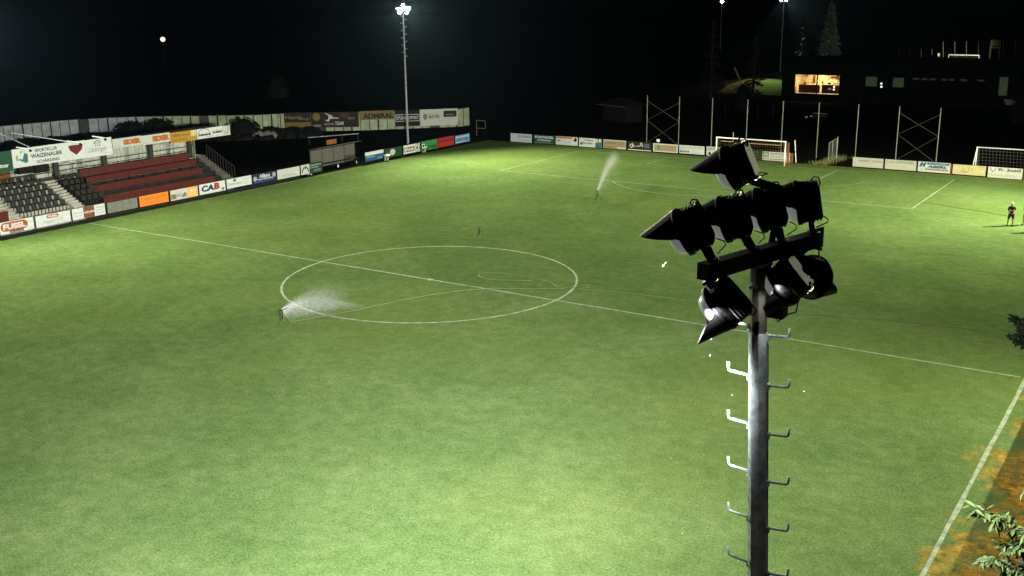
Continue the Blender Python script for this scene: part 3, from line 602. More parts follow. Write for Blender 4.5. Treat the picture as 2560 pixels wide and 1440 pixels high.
o, w_, h_ = board('y', YB, (2381.5, 410), (2464, 416), (2465, 440.6), (2382, 434.5), C_['cream'], 'dull yellow board with broken dark marks where letters have peeled away', GR)
lettering(o, '3. TT', .28*w_, .42*h_, .62*w_, .76*h_, C_['gold'], .0); lines(o, .25*w_, .2*h_, .5*w_, .4*h_, 1, C_['dirtygrey']); lines(o, .75*w_, .78*h_, .95*w_, .9*h_, 1, C_['tan'])
o, w_, h_ = board('y', YB, (2469.4, 416), (2556, 422), (2556.4, 449), (2470, 443), C_['white'], 'white board reading R. Justl beside a grey tick, at the right edge', GR)
lettering(o, 'R. Justl', .30*w_, .58*h_, .95*w_, .92*h_, C_['dirtygrey'], .05); ppoly(o, 'grey_tick', [(.04*w_, .9*h_), (.12*w_, .5*h_), (.15*w_, .5*h_), (.24*w_, .86*h_), (.22*w_, .88*h_), (.14*w_, .6*h_), (.07*w_, .9*h_)], C_['tan']); lines(o, .03*w_, .15*h_, .95*w_, .36*h_, 2, C_['tan'])
for px_, py_ in ((2378, 436), (2558, 452)):
    p = gz(px_, py_); mb = MB(); mb.box((-.06, -.05, 0), (.06, .05, 1.0)); o = mb.build('board_post', M_brown); o.location = (p.x, YB+.08, 0); tag(o, 'rusty brown post between the HABERL board and the peeled yellow board' if px_ < 2400 else 'rusty brown post just right of the R. Justl board', 'post')

# plinth strip under the left boards
mb = MB(); mb.box((-35.12, -12, 0), (-35.06, 24.5, .17)); o = mb.build('kickboard', M_frame); tag(o, 'black kickboard strip under the stand side boards', 'kickboard')

# ------------------------------------------------------------------ grandstand
st = empty('grandstand', (-38, 6, 0), 'low grandstand with red terrace benches, white back wall and a sign-covered roof edge', 'grandstand')
SO = Vector((-38, 6, 0))
def SB(name, mt, build, par=st):
    mb = MB(); build(mb); mb.v = [tuple(Vector(v)-(SO if par is st else SO)) for v in mb.v]; return mb.build(name, mt, par)
NS, X0, Z0, RISE, TREAD = 11, -36.0, 1.13, .177, .358
M_white_wall = mat('pale_boarded_wall', (.36, .375, .30), .8, 0, .18, 2.0)
# terraces: broad dark concrete tiers under seats and benches
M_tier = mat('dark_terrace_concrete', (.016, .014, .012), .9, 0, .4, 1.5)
for k in range(6):
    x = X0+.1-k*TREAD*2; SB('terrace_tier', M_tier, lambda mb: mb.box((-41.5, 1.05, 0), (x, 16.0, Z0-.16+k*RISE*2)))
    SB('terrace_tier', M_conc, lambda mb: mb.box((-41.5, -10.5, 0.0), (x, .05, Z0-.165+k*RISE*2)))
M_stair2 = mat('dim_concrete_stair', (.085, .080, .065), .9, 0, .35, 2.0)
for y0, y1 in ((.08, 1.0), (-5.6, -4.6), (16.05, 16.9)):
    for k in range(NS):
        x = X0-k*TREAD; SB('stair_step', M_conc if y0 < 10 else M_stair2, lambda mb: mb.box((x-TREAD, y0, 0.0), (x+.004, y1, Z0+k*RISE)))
SB('walkway', M_conc, lambda mb: mb.box((-42.2, -12, 0), (-39.95, 17.2, 2.86)))
def wall_fn(mb):
    y = -12.0
    while y < 17.2:
        mb.box((-41.9, y, 2.86), (-41.82 + (.025 if int(y*5) % 2 else 0), y+.19, 5.14)); y += .2
SB('back_wall', M_white_wall, wall_fn)
SB('roof', mat('dark_roof_felt', (.006, .006, .006), .9, 0, .3, 2), lambda mb: mb.add([(-39.62, -12, 5.35), (-39.62, 19.6, 5.35), (-42.4, 19.6, 5.25), (-42.4, -12, 5.25), (-39.62, -12, 5.25), (-39.62, 19.6, 5.25), (-42.4, 19.6, 5.15), (-42.4, -12, 5.15)], [(0,1,2,3),(7,6,5,4),(0,4,5,1),(1,5,6,2),(2,6,7,3),(3,7,4,0)]))
for y in (-4.2, 1.35, 6.0, 10.85, 15.25):
    SB('pillar', M_rail, lambda mb: mb.box((-39.85, y-.22, 2.86), (-39.62, y+.22, 5.3)))
SB('pillar', mat('pale_pillar_edge', (.16,.15,.12), .7, 0, .3, 3), lambda mb: mb.box((-39.82, 15.75, 2.5), (-39.68, 15.87, 5.0)))
def rail_fn(mb):
    for z in (3.55, 3.95): mb.bar((-39.7, -11, z), (-39.7, 15.8, z), .045)
    mb.bar((-39.7, -11, 3.0), (-39.7, 15.8, 3.0), .04)
SB('railing', M_rail, rail_fn)
for i in range(24):
    y = -10.6+i*1.12; SB('railing_post', M_rail, lambda mb: mb.box((-39.715, y-.02, 2.86), (-39.685, y+.02, 3.95 if i % 3 == 0 else 3.55)))
for (ya, za, yb, zb_) in ((1.4, 4.5, 5.8, 3.3), (1.4, 3.2, 5.8, 4.55)):
    SB('wall_brace', M_rail, lambda mb: mb.bar((-41.7, ya, za), (-41.7, yb, zb_), .03))
SB('back_door', M_brown, lambda mb: mb.box((-41.79, -2.5, 2.87), (-41.75, -1.5, 4.6)))
for a_, b_ in (((72, 367), (0, 334)), ((175, 355), (28, 332))):
    p, q = gx(*a_, -39.6), gx(*b_, -43.5); SB('stay_rod', M_white, lambda mb: mb.tube([p, q], .03, 6))
for px_, py_ in ((75, 376), (200, 360), (262, 348)):
    p = gx(px_, py_, -39.0); ao = SB('sign_lamp', M_black, lambda mb: (mb.tube([p, p+Vector((.12, 0, -.02))], .10, 10)))
    SB('lamp_arm', M_white, lambda mb: mb.tube([p+Vector((0,0,.1)), p+Vector((-.5, -.85, .32))], .045, 6), ao)
SB('loudspeaker', M_black, lambda mb: mb.box((-39.5, -.9, 3.75), (-39.1, .35, 4.35)))
SB('loudspeaker', M_black, lambda mb: mb.box((-39.5, -2.3, 3.85), (-39.1, -1.05, 4.35)))
# descending side fence at the right end
for k in range(11):
    x = X0-k*TREAD; SB('side_rail_post', M_rail, lambda mb: mb.box((x-.02, 17.1, 0), (x+.02, 17.14, Z0+k*RISE+1.0)))
SB('side_rail', M_rail, lambda mb: mb.bar((X0, 17.12, Z0+.98), (X0-10*TREAD, 17.12, Z0+10*RISE+.98), .04))

XF = -39.45
GS = 'signs along the stand roof edge'
def fascia(tl, tr, br, bl, col, label, x=XF):
    return board('x', x, tl, tr, br, bl, col, label, GS, False, 'roof_sign', 'sign')
o, w_, h_ = fascia((-25, 384), (29, 374.5), (31.6, 428), (-25, 436), C_['green'], 'dark green sign ending in white letters tner at the left edge')
lettering(o, 'Partner', .1*w_, .22*h_, .82*w_, .42*h_, C_['white'], .03)
o, w_, h_ = fascia((30, 374), (213, 350.5), (214, 395.5), (32, 421), C_['white'], 'big white sign reading SPORTKLUB WAIZENAUER SCHÄRDING with a maroon shield')
lettering(o, 'SPORTKLUB', .30*w_, .70*h_, .60*w_, .88*h_, C_['black'], .02); lettering(o, 'WAIZENAUER', .24*w_, .40*h_, .67*w_, .62*h_, C_['black'], .025); lettering(o, 'SCHÄRDING', .31*w_, .10*h_, .62*w_, .31*h_, C_['black'], .02)
ppoly(o, 'club_shield', [(.76*w_, .80*h_), (.97*w_, .80*h_), (.95*w_, .52*h_), (.865*w_, .24*h_), (.78*w_, .52*h_)], C_['maroon'])
ppoly(o, 'teal_logo', [(.07*w_, .42*h_), (.10*w_, .46*h_), (.13*w_, .40*h_), (.16*w_, .74*h_), (.20*w_, .68*h_), (.20*w_, .26*h_), (.17*w_, .20*h_)], C_['teal']); ppoly(o, 'green_logo', [(.05*w_, .35*h_), (.075*w_, .36*h_), (.068*w_, .7*h_), (.045*w_, .6*h_)], C_['olive']); disc(o, 'green_dot', .115*w_, .80*h_, .014*w_, .06*h_, C_['olive'])
o, w_, h_ = fascia((213.6, 350.4), (279, 342.5), (281, 386), (214.5, 395), C_['white'], 'white sign with flowing Lachinger script under a small house drawing')
lettering(o, 'Lachinger', .1*w_, .2*h_, .8*w_, .56*h_, C_['dirtygrey'], -.003, .35)
ppoly(o, 'house_roof', [(.30*w_, .72*h_), (.30*w_, .78*h_), (.45*w_, .96*h_), (.60*w_, .80*h_), (.60*w_, .74*h_), (.45*w_, .90*h_)], C_['dirtygrey'])
for i in range(3):
    for j in range(2): patch(o, 'house_window', (.35+.08*i)*w_, (.60+.12*j)*h_, (.39+.08*i)*w_, (.68+.12*j)*h_, C_['dirtygrey'])
lines(o, .7*w_, .78*h_, .98*w_, .86*h_, 1, C_['ltgrey']); lines(o, .5*w_, .1*h_, .95*w_, .2*h_, 1, C_['ltgrey'])
o, w_, h_ = fascia((281, 348), (353, 339), (354, 362), (282, 371.5), C_['pale'], 'white sign strip with the left rust EDER blocks')
lettering(o, 'EDER', .37*w_, .22*h_, .99*w_, .80*h_, C_['rust'], .09); lines(o, .03*w_, .12*h_, .34*w_, .22*h_, 1, C_['grey'])
o, w_, h_ = fascia((353.6, 339), (424.6, 331.5), (425, 355), (354.2, 362), C_['pale'], 'white sign strip with the right rust EDER blocks, next to the yellow sign')
lettering(o, 'EDER', .38*w_, .22*h_, .99*w_, .82*h_, C_['rust'], .09); lines(o, .03*w_, .14*h_, .34*w_, .24*h_, 1, C_['grey'])
o, w_, h_ = fascia((425, 331), (492, 325), (492.5, 350.5), (426, 358.5), C_['gold'], 'mustard yellow sign with dark script and a pale corner')
lettering(o, 'REIFEN Angerl', .06*w_, .48*h_, .72*w_, .80*h_, C_['brown'], .02, .2); patch(o, 'pale_corner', .78*w_, .45*h_, .98*w_, .98*h_, C_['cream']); lines(o, .05*w_, .1*h_, .75*w_, .4*h_, 3, C_['brown'])
o, w_, h_ = fascia((492.6, 323), (556, 315), (557, 339.5), (493, 348.5), C_['white'], 'white sign reading MAN SUBEN under a black arch')
ringp(o, 'arch', .27*w_, .18*h_, .235*w_, .25*w_, C_['black'], 0, math.pi); lettering(o, 'MAN', .07*w_, .26*h_, .49*w_, .48*h_, C_['black'], .09); lettering(o, 'SUBEN', .60*w_, .36*h_, .98*w_, .58*h_, C_['black'], .05); lines(o, .26*w_, .08*h_, .85*w_, .18*h_, 1, C_['dirtygrey'])
o, w_, h_ = fascia((556.4, 315), (575, 313), (575.5, 337), (557.4, 339.3), C_['pale'], 'narrow streaked white sign reading STE at the end of the roof edge')
lettering(o, 'STE', .2*w_, .22*h_, .75*w_, .38*h_, C_['dirtygrey'], .04); patch(o, 'dark_streak', .68*w_, .45*h_, .8*w_, .98*h_, C_['olive'])

# seats
mb = MB(); mb.box((-.2, -.21, .40), (.2, .21, .445)); mb.add([(-.2, -.21, .445), (-.2, .21, .445), (-.28, .21, .82), (-.28, -.21, .82), (-.235, -.21, .445), (-.235, .21, .445), (-.315, .21, .82), (-.315, -.21, .82)], [(0,1,2,3),(7,6,5,4),(0,3,7,4),(1,5,6,2),(3,2,6,7)])
mb.box((-.1, -.19, 0), (-.05, -.15, .40)); mb.box((-.1, .15, 0), (-.05, .19, .40))
seat_me = mb.mesh('stadium_seat', mat('dark_green_plastic', (.006, .011, .009), .5, 0, .25, 6))
seat_bk = mb.mesh('stadium_seat', mat('black_plastic_seat', (.003, .003, .003), .5, 0, .3, 6))
for k in range(6):
    x = X0+.1-k*TREAD*2-.42; z = Z0-.165+k*RISE*2
    for i in range(7):
        o = link('stadium_seat', seat_me); o.location = (x, -4.25+i*.62, z); tag(o, 'dark green plastic seat in the block between the two concrete stairs of the stand', 'seat', 'seats in the stand block')
    for i in range(4):
        if k < 5 :
            o = link('stadium_seat', seat_bk); o.location = (x, 1.4+i*.55, z+.005); tag(o, 'black plastic seat at the left end of the red benches, right of the concrete stair', 'seat', 'black seats beside the stair')
    for i in range(4):
        o = link('stadium_seat', seat_me); o.location = (x, -10+i*.62, z); tag(o, 'dark green plastic seat left of the left concrete stair at the picture edge', 'seat', 'seats at the left edge of the stand')
# red benches
for k, (nm, pa_, pb_, ytop, ybot) in enumerate((('front', 208, 548, 479.5, 492), ('lowest', 256, 533, 464, 478), ('second lowest', 226, 503, 436, 449.5), ('third', 216, 489, 411.5, 424), ('uppermost', 200, 473, 391, 409))):
    k -= 1; x = -36.25-k*1.12; a_, b_ = gx(413, ytop, x), gx(413, ybot, x); ya, yb = gx(pa_, 470-k*10, x).y, gx(pb_, 420-k*12, x).y; hb = a_.z-b_.z
    root = empty('terrace_bench', (x, 0, b_.z), f'{nm} long red bench board of the stand terrace', 'bench', 'red benches of the stand terrace')
    mb = MB(); mb.box((-.05, ya, .03), (.02, yb, hb-.05)); mb.build('front_board', M_red if k < 3 else mat('dull_red_boards', (.075, .018, .013), .75, 0, .4, 2.5), root)
    mb = MB(); mb.box((-.38, ya, hb-.05), (.03, yb, hb)); mb.build('seat_board', M_red, root)
    mb = MB(); mb.box((-.02, ya, -.07), (.02, yb, -.03)); mb.build('nosing', mat('pale_worn_nosing', (.12, .08, .055), .8, 0, .5, 2), root)
    for t in range(9):
        y = ya+.3+(yb-ya-.6)*t/8; mb = MB(); mb.box((-.34, y-.04, -.5), (-.06, y+.04, hb-.06)); mb.build('bench_support', M_dark, root)
# red thing at the left edge
p = gx(4, 545, -35.6); mb = MB(); mb.box((-.2, -.45, -.45), (.2, .45, .45)); mb.box((-.25, -.5, .45), (.25, .5, .5)); o = mb.build('litter_bin', M_red); o.location = p; tag(o, 'dark red bin behind the FUSSL board at the left edge', 'bin')

# ------------------------------------------------------------------ dugout, stools, rails
dg = empty('dugout', (-36.9, 31.6, 0), 'team dugout of grey clear panels with a bench, set in the board row', 'dugout')
y0, y1 = gx(795, 425, -36.6).y - 31.6, gx(906, 409, -36.6).y - 31.6
M_panel = mat('hazy_polycarbonate', (.10, .095, .075), .4, 0, .2, 3)
n = 4
for i in range(n):
    ya, yb = y0+(y1-y0)*i/n+.04, y0+(y1-y0)*(i+1)/n-.04
    mb = MB(); mb.box((-.72, ya, .15), (-.68, yb, 1.95)); mb.build('panel', M_panel, dg)
for i in range(n+1):
    y = y0+(y1-y0)*i/n; mb = MB(); mb.box((-.76, y-.035, 0), (-.66, y+.035, 2.05)); mb.build('frame_post', M_rail, dg)
mb = MB(); mb.add([(-.8, y0-.1, 2.05), (-.8, y1+.1, 2.05), (.35, y1+.1, 2.22), (.35, y0-.1, 2.22), (-.8, y0-.1, 2.1), (-.8, y1+.1, 2.1), (.35, y1+.1, 2.27), (.35, y0-.1, 2.27)], [(3,2,1,0),(4,5,6,7),(0,1,5,4),(1,2,6,5),(2,3,7,6),(3,0,4,7)]); mb.build('roof', M_rail, dg)
mb = MB(); mb.box((-.6, y0+.2, .42), (-.15, y1-.2, .48)); mb.box((-.6, y0+.3, 0), (-.2, y0+.36, .42)); mb.box((-.6, y1-.36, 0), (-.2, y1-.3, .42)); mb.build('bench_seat', M_tier, dg)
mb = MB(); mb.box((-.75, y0+2.6, 2.28), (-.70, y0+4.1, 2.75)); mb.build('name_board', M_brown, dg)
for px_, py_, lab in ((845, 412, 'white bottle on the floor of the dugout, left of the two'), (891, 403, 'white bottle on the floor of the dugout, right of the two')):
    p = gx(px_, py_, -36.4); mb = MB(); mb.tube([(0,0,0), (0,0,.2), (0,0,.25), (0,0,.33)], [.06, .06, .025, .025], 10); o = mb.build('bottle', M_white); o.location = (-36.4, p.y, 0); tag(o, lab, 'bottle')
for px_, py_, lab in ((775, 437, 'white-topped stool in front of the palm tree board'), (967, 402, 'white-topped stool in front of the green seal board'), (1060, 381, 'white-topped stool between the SPAR and LEITHNER boards')):
    p = gz(px_, py_); root = empty('stool', (p.x, p.y, 0), lab, 'stool', 'white stools by the stand side boards')
    mb = MB(); mb.rings([superring(-.02, .45, .32, 3, 16), superring(.03, .45, .32, 3, 16)]); mb.v = [(x, z_, y+.62) for x, y, z_ in mb.v]; mb.build('seat', M_white, root)
    for a in range(3): mb = MB(); mb.box((.18*math.cos(a*2.1)-.05, .18*math.sin(a*2.1)-.05, 0), (.18*math.cos(a*2.1)+.05, .18*math.sin(a*2.1)+.05, .61)); mb.build('leg', mat('stool_leg_cream', (.35, .36, .28), .7), root)
pa, pb = gz(770, 344, .9), gz(897, 334, .9)
root = empty('handrail', (pa.x, pa.y, 0), 'long pale horizontal handrail on the dark bank left of the far pole', 'handrail')
mb = MB(); mb.tube([(0,0,.9), (pb.x-pa.x, pb.y-pa.y, .9)], .05, 6); mb.build('rail', M_pole, root)
for t in (.02, .35, .66, .98): mb = MB(); mb.tube([((pb.x-pa.x)*t, (pb.y-pa.y)*t, 0), ((pb.x-pa.x)*t, (pb.y-pa.y)*t, .9)], .04, 6); mb.build('post', M_rail, root)
p = gz(662, 352); mb = MB(); rows = []
for i in range(7):
    rows.append([(-1.6+3.2*j/9, (i-3)*.35, 1.25-.12*abs(i-3)-.15*math.sin(j*1.1)**2+random.uniform(-.09,.09) - (.5 if j in (0, 9) else 0)) for j in range(10)])
mb.add([q for r_ in rows for q in r_], [(i*10+j, i*10+j+1, i*10+j+11, i*10+j+10) for i in range(6) for j in range(9)]); o = mb.build('tarpaulin', mat('grey_tarpaulin', (.26, .26, .23), .7, 0, .4, 2), smooth=True); o.location = (p.x, p.y, 0); o.rotation_euler[2] = .6; tag(o, 'crumpled grey tarpaulin lying on the dark hedge behind the stand', 'tarpaulin')

# ------------------------------------------------------------------ back fence with banners
FZ = 2.5
fpx = [(-14, 316), (0, 314), (161, 299), (264, 293), (347, 290), (472, 288), (640, 286), (708, 282), (899, 279), (1145, 270.5), (1176, 267)]
fpt = [gz(*q, FZ) for q in fpx]; fpt = [Vector((p.x, p.y, 0)) for p in fpt]
fe = empty('boundary_fence', fpt[6], 'long pale panel fence curving behind the stand and the far left corner', 'fence')
M_fp = [mat('fence_sheet_grey', (.30, .32, .33), .75, .1, .3, 1.2), mat('fence_sheet_green', (.28, .33, .20), .75, .1, .3, 1.2), mat('fence_sheet_dark', (.05, .05, .045), .75, .1, .3, 1.2)]
seglen = [(fpt[i+1]-fpt[i]).length for i in range(len(fpt)-1)]; tot = sum(seglen)
def along(s_):
    s_ = max(0, min(tot-1e-4, s_)); i = 0
    while s_ > seglen[i]: s_ -= seglen[i]; i += 1
    return fpt[i].lerp(fpt[i+1], s_/seglen[i]), i
s_ = 0.0; k = 0
while s_ < tot-1.2:
    a, i = along(s_+.04); b_, _ = along(s_+1.14)
    mt = M_fp[0] if i < 4 else M_fp[1]
    if k % 13 == 9: mt = M_fp[2]
    mb = MB(); mb.bar(Vector(a)-fe.location+Vector((0,0,FZ/2-.05)), Vector(b_)-fe.location+Vector((0,0,FZ/2-.05+random.uniform(-.02,.02))), .04, FZ-.1); mb.build('panel', mt, fe)
    p, _ = along(s_); p = Vector(p)-fe.location
    mb = MB(); wd = .09 if k % 3 else .16; mb.box((p.x-wd/2, p.y-wd/2, 0), (p.x+wd/2, p.y+wd/2, FZ+.05)); mb.build('post', M_rail, fe)
    s_ += 1.18; k += 1
FN = None
def banner(pxa, pxb, v0, v1, col, label):
    """a cloth banner fixed to the fence face, between two picture columns, v in metres above ground"""
    def hit(px_):
        best = None
        for i in range(len(fpt)-1):
            A, Bv = fpt[i], fpt[i+1]; d = ray(px_, 300); n_ = Vector((-(Bv-A).y, (Bv-A).x, 0)); t = (A-CP).dot(n_)/d.dot(n_); q = CP+d*t
            lam = (Vector((q.x, q.y, 0))-A).dot(Bv-A)/(Bv-A).length_squared
            if -0.02 <= lam <= 1.02: best = Vector((q.x, q.y, 0)); break
        return best
    a, b_ = hit(pxa), hit(pxb)
    u = (b_-a).normalized(); n_ = u.cross(Vector((0,0,1))); wd = (b_-a).length
    org = a + n_*.16 + Vector((0,0,v0))
    mb = MB(); mb.box((0, 0, -.02), (wd, v1-v0, 0)); o = mb.build('banner', col); o.matrix_world = frame(org, u, (0,0,1), n_); tag(o, label, 'banner', 'banners on the boundary fence')
    return o, wd, v1-v0
o, w_, h_ = banner(711, 777, .5, 2.5, C_['black'], 'dark banner reading Handy Shop above a mustard strip on the fence')
lettering(o, 'Handy', .04*w_, .52*h_, .7*w_, .82*h_, C_['dull_gold'], .04); lettering(o, 'Shop', .55*w_, .46*h_, .95*w_, .68*h_, C_['dull_gold'], .04); patch(o, 'mustard_strip', .02*w_, .02*h_, .98*w_, .36*h_, C_['dull_gold']); lines(o, .2*w_, .1*h_, .9*w_, .28*h_, 2, C_['brown'])
o, w_, h_ = banner(777.5, 897, .5, 2.5, mat('dark_banner_cloth', (.02, .016, .013), .7), 'dark brown banner with a leaping white figure reading sports TEAM')
lettering(o, 'sports', .27*w_, .10*h_, .48*w_, .30*h_, C_['tan'], .02); lettering(o, 'TEAM', .50*w_, .14*h_, .68*w_, .38*h_, C_['ltgrey'], .03)
ppoly(o, 'leaping_figure', [(.27*w_, .52*h_), (.33*w_, .42*h_), (.36*w_, .36*h_), (.38*w_, .42*h_), (.41*w_, .56*h_), (.58*w_, .58*h_), (.58*w_, .63*h_), (.44*w_, .66*h_), (.47*w_, .74*h_), (.41*w_, .82*h_), (.31*w_, .95*h_), (.30*w_, .92*h_), (.38*w_, .76*h_), (.36*w_, .52*h_), (.33*w_, .48*h_)], C_['pale'])
disc(o, 'gold_badge', .12*w_, .7*h_, .08*w_, .26*h_, C_['dull_gold'], .006); lines(o, .04*w_, .05*h_, .22*w_, .2*h_, 2, C_['ltgrey']); lines(o, .62*w_, .62*h_, .82*w_, .9*h_, 3, C_['brown']); lines(o, .78*w_, .5*h_, .95*w_, .66*h_, 2, C_['tan'])
o, w_, h_ = banner(899, 986, 1.38, 2.55, C_['dull_gold'], 'mustard banner reading ADMIRAL hung on the upper half of the fence')
lettering(o, 'ADMIRAL', .10*w_, .12*h_, .97*w_, .74*h_, C_['black'], .05)
o, w_, h_ = banner(987, 1049, .35, 2.5, mat('black_banner_cloth', (.008, .008, .009), .7), 'black banner reading STURM SUPPORT in a white frame behind the far pole')
for a_ in ((.01, .30, .99, .34), (.01, .70, .99, .74), (.01, .34, .03, .70), (.97, .34, .99, .70)): patch(o, 'white_frame_bar', a_[0]*w_, a_[1]*h_, a_[2]*w_, a_[3]*h_, C_['ltgrey'])
lettering(o, 'STURM', .06*w_, .42*h_, .45*w_, .62*h_, C_['ltgrey'], .04); lettering(o, 'SUPPORT', .50*w_, .42*h_, .94*w_, .62*h_, C_['ltgrey'], .04)
o, w_, h_ = banner(1050.5, 1144, .3, 2.5, C_['pale'], 'large white banner reading MAYER beside a round dark logo and black box')
lettering(o, 'MAYER', .22*w_, .44*h_, .52*w_, .66*h_, C_['dirtygrey'], .04); disc(o, 'round_logo', .13*w_, .56*h_, .055*w_, .19*h_, C_['dirtygrey']); patch(o, 'black_box', .62*w_, .5*h_, .97*w_, .88*h_, C_['black']); lines(o, .68*w_, .58*h_, .92*w_, .7*h_, 1, C_['tan']); lines(o, .22*w_, .72*h_, .52*w_, .8*h_, 1, C_['grey']); lines(o, .7*w_, .38*h_, .88*w_, .45*h_, 1, C_['tan'])
# banner alone in the dark
p = gy(1288, 290, 95); q = gy(1346, 270, 95)
mb = MB(); mb.box((0, 0, -.02), (q.x-p.x, q.z-p.z, 0)); o = mb.build('banner', mat('black_banner_cloth', (.008,)*3, .7)); o.matrix_world = frame(p, (1,0,0), (0,0,1), (0,-1,0)); tag(o, 'barely lit banner reading Handy Shop in the dark behind the Jobst board', 'banner')
wd, ht = q.x-p.x, q.z-p.z; lettering(o, 'Handy', .08*wd, .4*ht, .72*wd, .85*ht, C_['brown'], .02); lettering(o, 'Shop', .58*wd, .2*ht, .95*wd, .55*ht, C_['brown'], .02)
mb = MB(); mb.box((.1, -p.z, -.1), (.2, .1, -.03)); mb.box((wd-.2, -p.z, -.1), (wd-.1, .1, -.03)); mb.build('post', M_rail, o)

# ------------------------------------------------------------------ leaves helpers and hedges
def leaf_cloud(mb, c, rx, ry, rz, n, size, rnd, shell=.55, flat=1.0):
    for _ in range(n):
        while True:
            d = Vector((rnd.uniform(-1,1), rnd.uniform(-1,1), rnd.uniform(-1,1)))
            if .05 < d.length < 1: break
        d = d.normalized()*(shell+(1-shell)*rnd.random()**.5)
        p = Vector((c[0]+d.x*rx, c[1]+d.y*ry, c[2]+d.z*rz)); s_ = size*rnd.uniform(.6, 1.4)
        a = Vector((rnd.gauss(0,1), rnd.gauss(0,1), rnd.gauss(0,.7))).normalized(); b_ = a.orthogonal().normalized()
        b_ = (b_*math.cos(rnd.random()*6.28) + a.cross(b_)*math.sin(rnd.random()*6.28)).normalized()
        mb.add([p-a*s_, p+b_*s_*.45, p+a*s_, p-b_*s_*.45], [(0,1,2,3)])
M_leafd = mat('dark_foliage', (.004, .0055, .003), .8, 0, .4, 2)
rnd = random.Random(3)
mb = MB()
for i in range(70):
    p, k = along(2+i*(tot*.62)/70); d = Vector((CP.x-p.x, CP.y-p.y, 0)).normalized()
    c = p + d*rnd.uniform(3.0, 6.5); hh = rnd.uniform(.7, 1.1); mb.rings([[(c.x+r_*math.cos(R(60*k_)), c.y+r_*math.sin(R(60*k_)), z_) for k_ in range(6)] for r_, z_ in ((1.5, 0), (1.25, hh*.6), (.6, hh))]); leaf_cloud(mb, (c.x, c.y, .25), 1.6, 1.6, rnd.uniform(.4, 1.0), 260, .26, rnd, .35)
o = mb.build('hedge', M_leafd); tag(o, 'dark uneven hedge running along the foot of the pale fence behind the stand', 'hedge'); o['kind'] = 'stuff'
def bush(px_, py_, rx, rz, label, dist=None, name='bush', mt=M_leafd, n=260):
    p = gz(px_, py_) if dist is None else gd(px_, py_, dist)
    root = empty(name, (p.x, p.y, 0), label, 'bush')
    mb = MB(); leaf_cloud(mb, (0, 0, rz*.8), rx, rx, rz, n*2, .22, rnd); mb.rings([[(r_*math.cos(R(45*k_)), r_*math.sin(R(45*k_)), z_) for k_ in range(8)] for r_, z_ in ((rx*.75, 0), (rx*.8, rz*.8), (rx*.5, rz*1.4), (rx*.15, rz*1.6))]); mb.build('foliage', mt, root)
    mb = MB(); mb.tube([(0,0,0), (.1,.05,rz*.6), (.05,.1,rz)], [.09,.06,.03], 6); mb.build('stem', M_rail, root)
    return root
bush(608, 346, 2.2, 1.5, 'round dark bush right of the MAN SUBEN sign'); bush(400, 340, 2.6, 1.3, 'dark bush above the mustard roof sign'); bush(330, 343, 2.2, 1.2, 'dark bush above the left EDER sign')

# ------------------------------------------------------------------ goals
M_net = mat('brown_netting', (.20, .085, .03), .8, 0, .3, 4); M_net2 = mat('grey_netting', (.20, .20, .18), .8, 0, .2, 4)
def net_grid(mb, corners, nu, nv, t):
    a, b_, c, d = [Vector(x) for x in corners]
    for i in range(nu+1):
        mb.bar(a.lerp(b_, i/nu), d.lerp(c, i/nu), t)
    for j in range(nv+1):
        mb.bar(a.lerp(d, j/nv), b_.lerp(c, j/nv), t)
def goal(x0, y, netm, label, depth_top=.9, depth_bot=1.9, frame_r=.06, netstep=.35, t=.012, rx=7.44):
    root = empty('football_goal', (x0+rx/2, y, 0), label, 'goal'); hx = rx/2
    for s_ in (-1, 1): mb = MB(); mb.tube([(s_*hx, 0, 0), (s_*hx, 0, 2.5)], frame_r, 10); mb.build('goal_post', M_white, root, smooth=True)
    mb = MB(); mb.tube([(-hx-.06, 0, 2.5), (hx+.06, 0, 2.5)], frame_r, 10); mb.build('crossbar', M_white, root, smooth=True)
    mb = MB(); nu = int(rx/netstep)
    net_grid(mb, ((-hx, depth_top, 2.35), (hx, depth_top, 2.35), (hx, depth_bot, 0.02), (-hx, depth_bot, 0.02)), nu, 7, t)
    for s_ in (-1, 1): net_grid(mb, ((s_*hx, .05, 2.45), (s_*hx, depth_top, 2.35), (s_*hx, depth_bot, .02), (s_*hx, .05, .02)), 4, 7, t)
    net_grid(mb, ((-hx, .05, 2.45), (hx, .05, 2.45), (hx, depth_top, 2.35), (-hx, depth_top, 2.35)), nu, 3, t)
    o = mb.build('net', netm, root); o['kind'] = 'stuff'
    return root
g1 = goal(-3.72, L2, M_net, 'white football goal on the far goal line with brown netting', t=.02, netstep=.28)
for s_, z0, nm in ((-2.7, 2.0, 'net_bar'), (1.2, 1.95, 'net_bar')):
    mb = MB(); mb.tube([(s_-1.0 if s_ < 0 else -.6, 1.0, z0), (s_+.4 if s_ < 0 else 2.9, 1.0, z0)], .04, 6); mb.build(nm, mat('pale_pink_pipe', (.45, .33, .24), .6), g1)
mb = MB(); mb.tube([(-2.3, 1.0, 2.0), (-2.3, 1.0, 3.0)], .04, 6); mb.build('net_upright', mat('pale_pink_pipe', (.45,.33,.24), .6), g1)
mb = MB(); mb.box((3.45, 1.5, 0), (3.6, 1.62, 2.2)); mb.build('net_post', M_brown, g1)
tg = gy(2443, 371, 59.2)
g2 = goal(tg.x, 59.2, M_net2, 'training goal with a grey net standing behind the R. Justl board', 1.2, 2.2, .05, .3, .016)
mb = MB(); mb.tube([(-3.72, 0, 2.45), (-3.95, -.5, 0)], .045, 6); mb.build('back_stay', M_white, g2)
q = gy(2372, 137, 245); q2 = gy(2448, 137, 245)
root = empty('football_goal', ((q.x+q2.x)/2, 245, q.z-2.5), 'white training pitch goal seen over the clubhouse roof', 'goal'); hw = (q2.x-q.x)/2
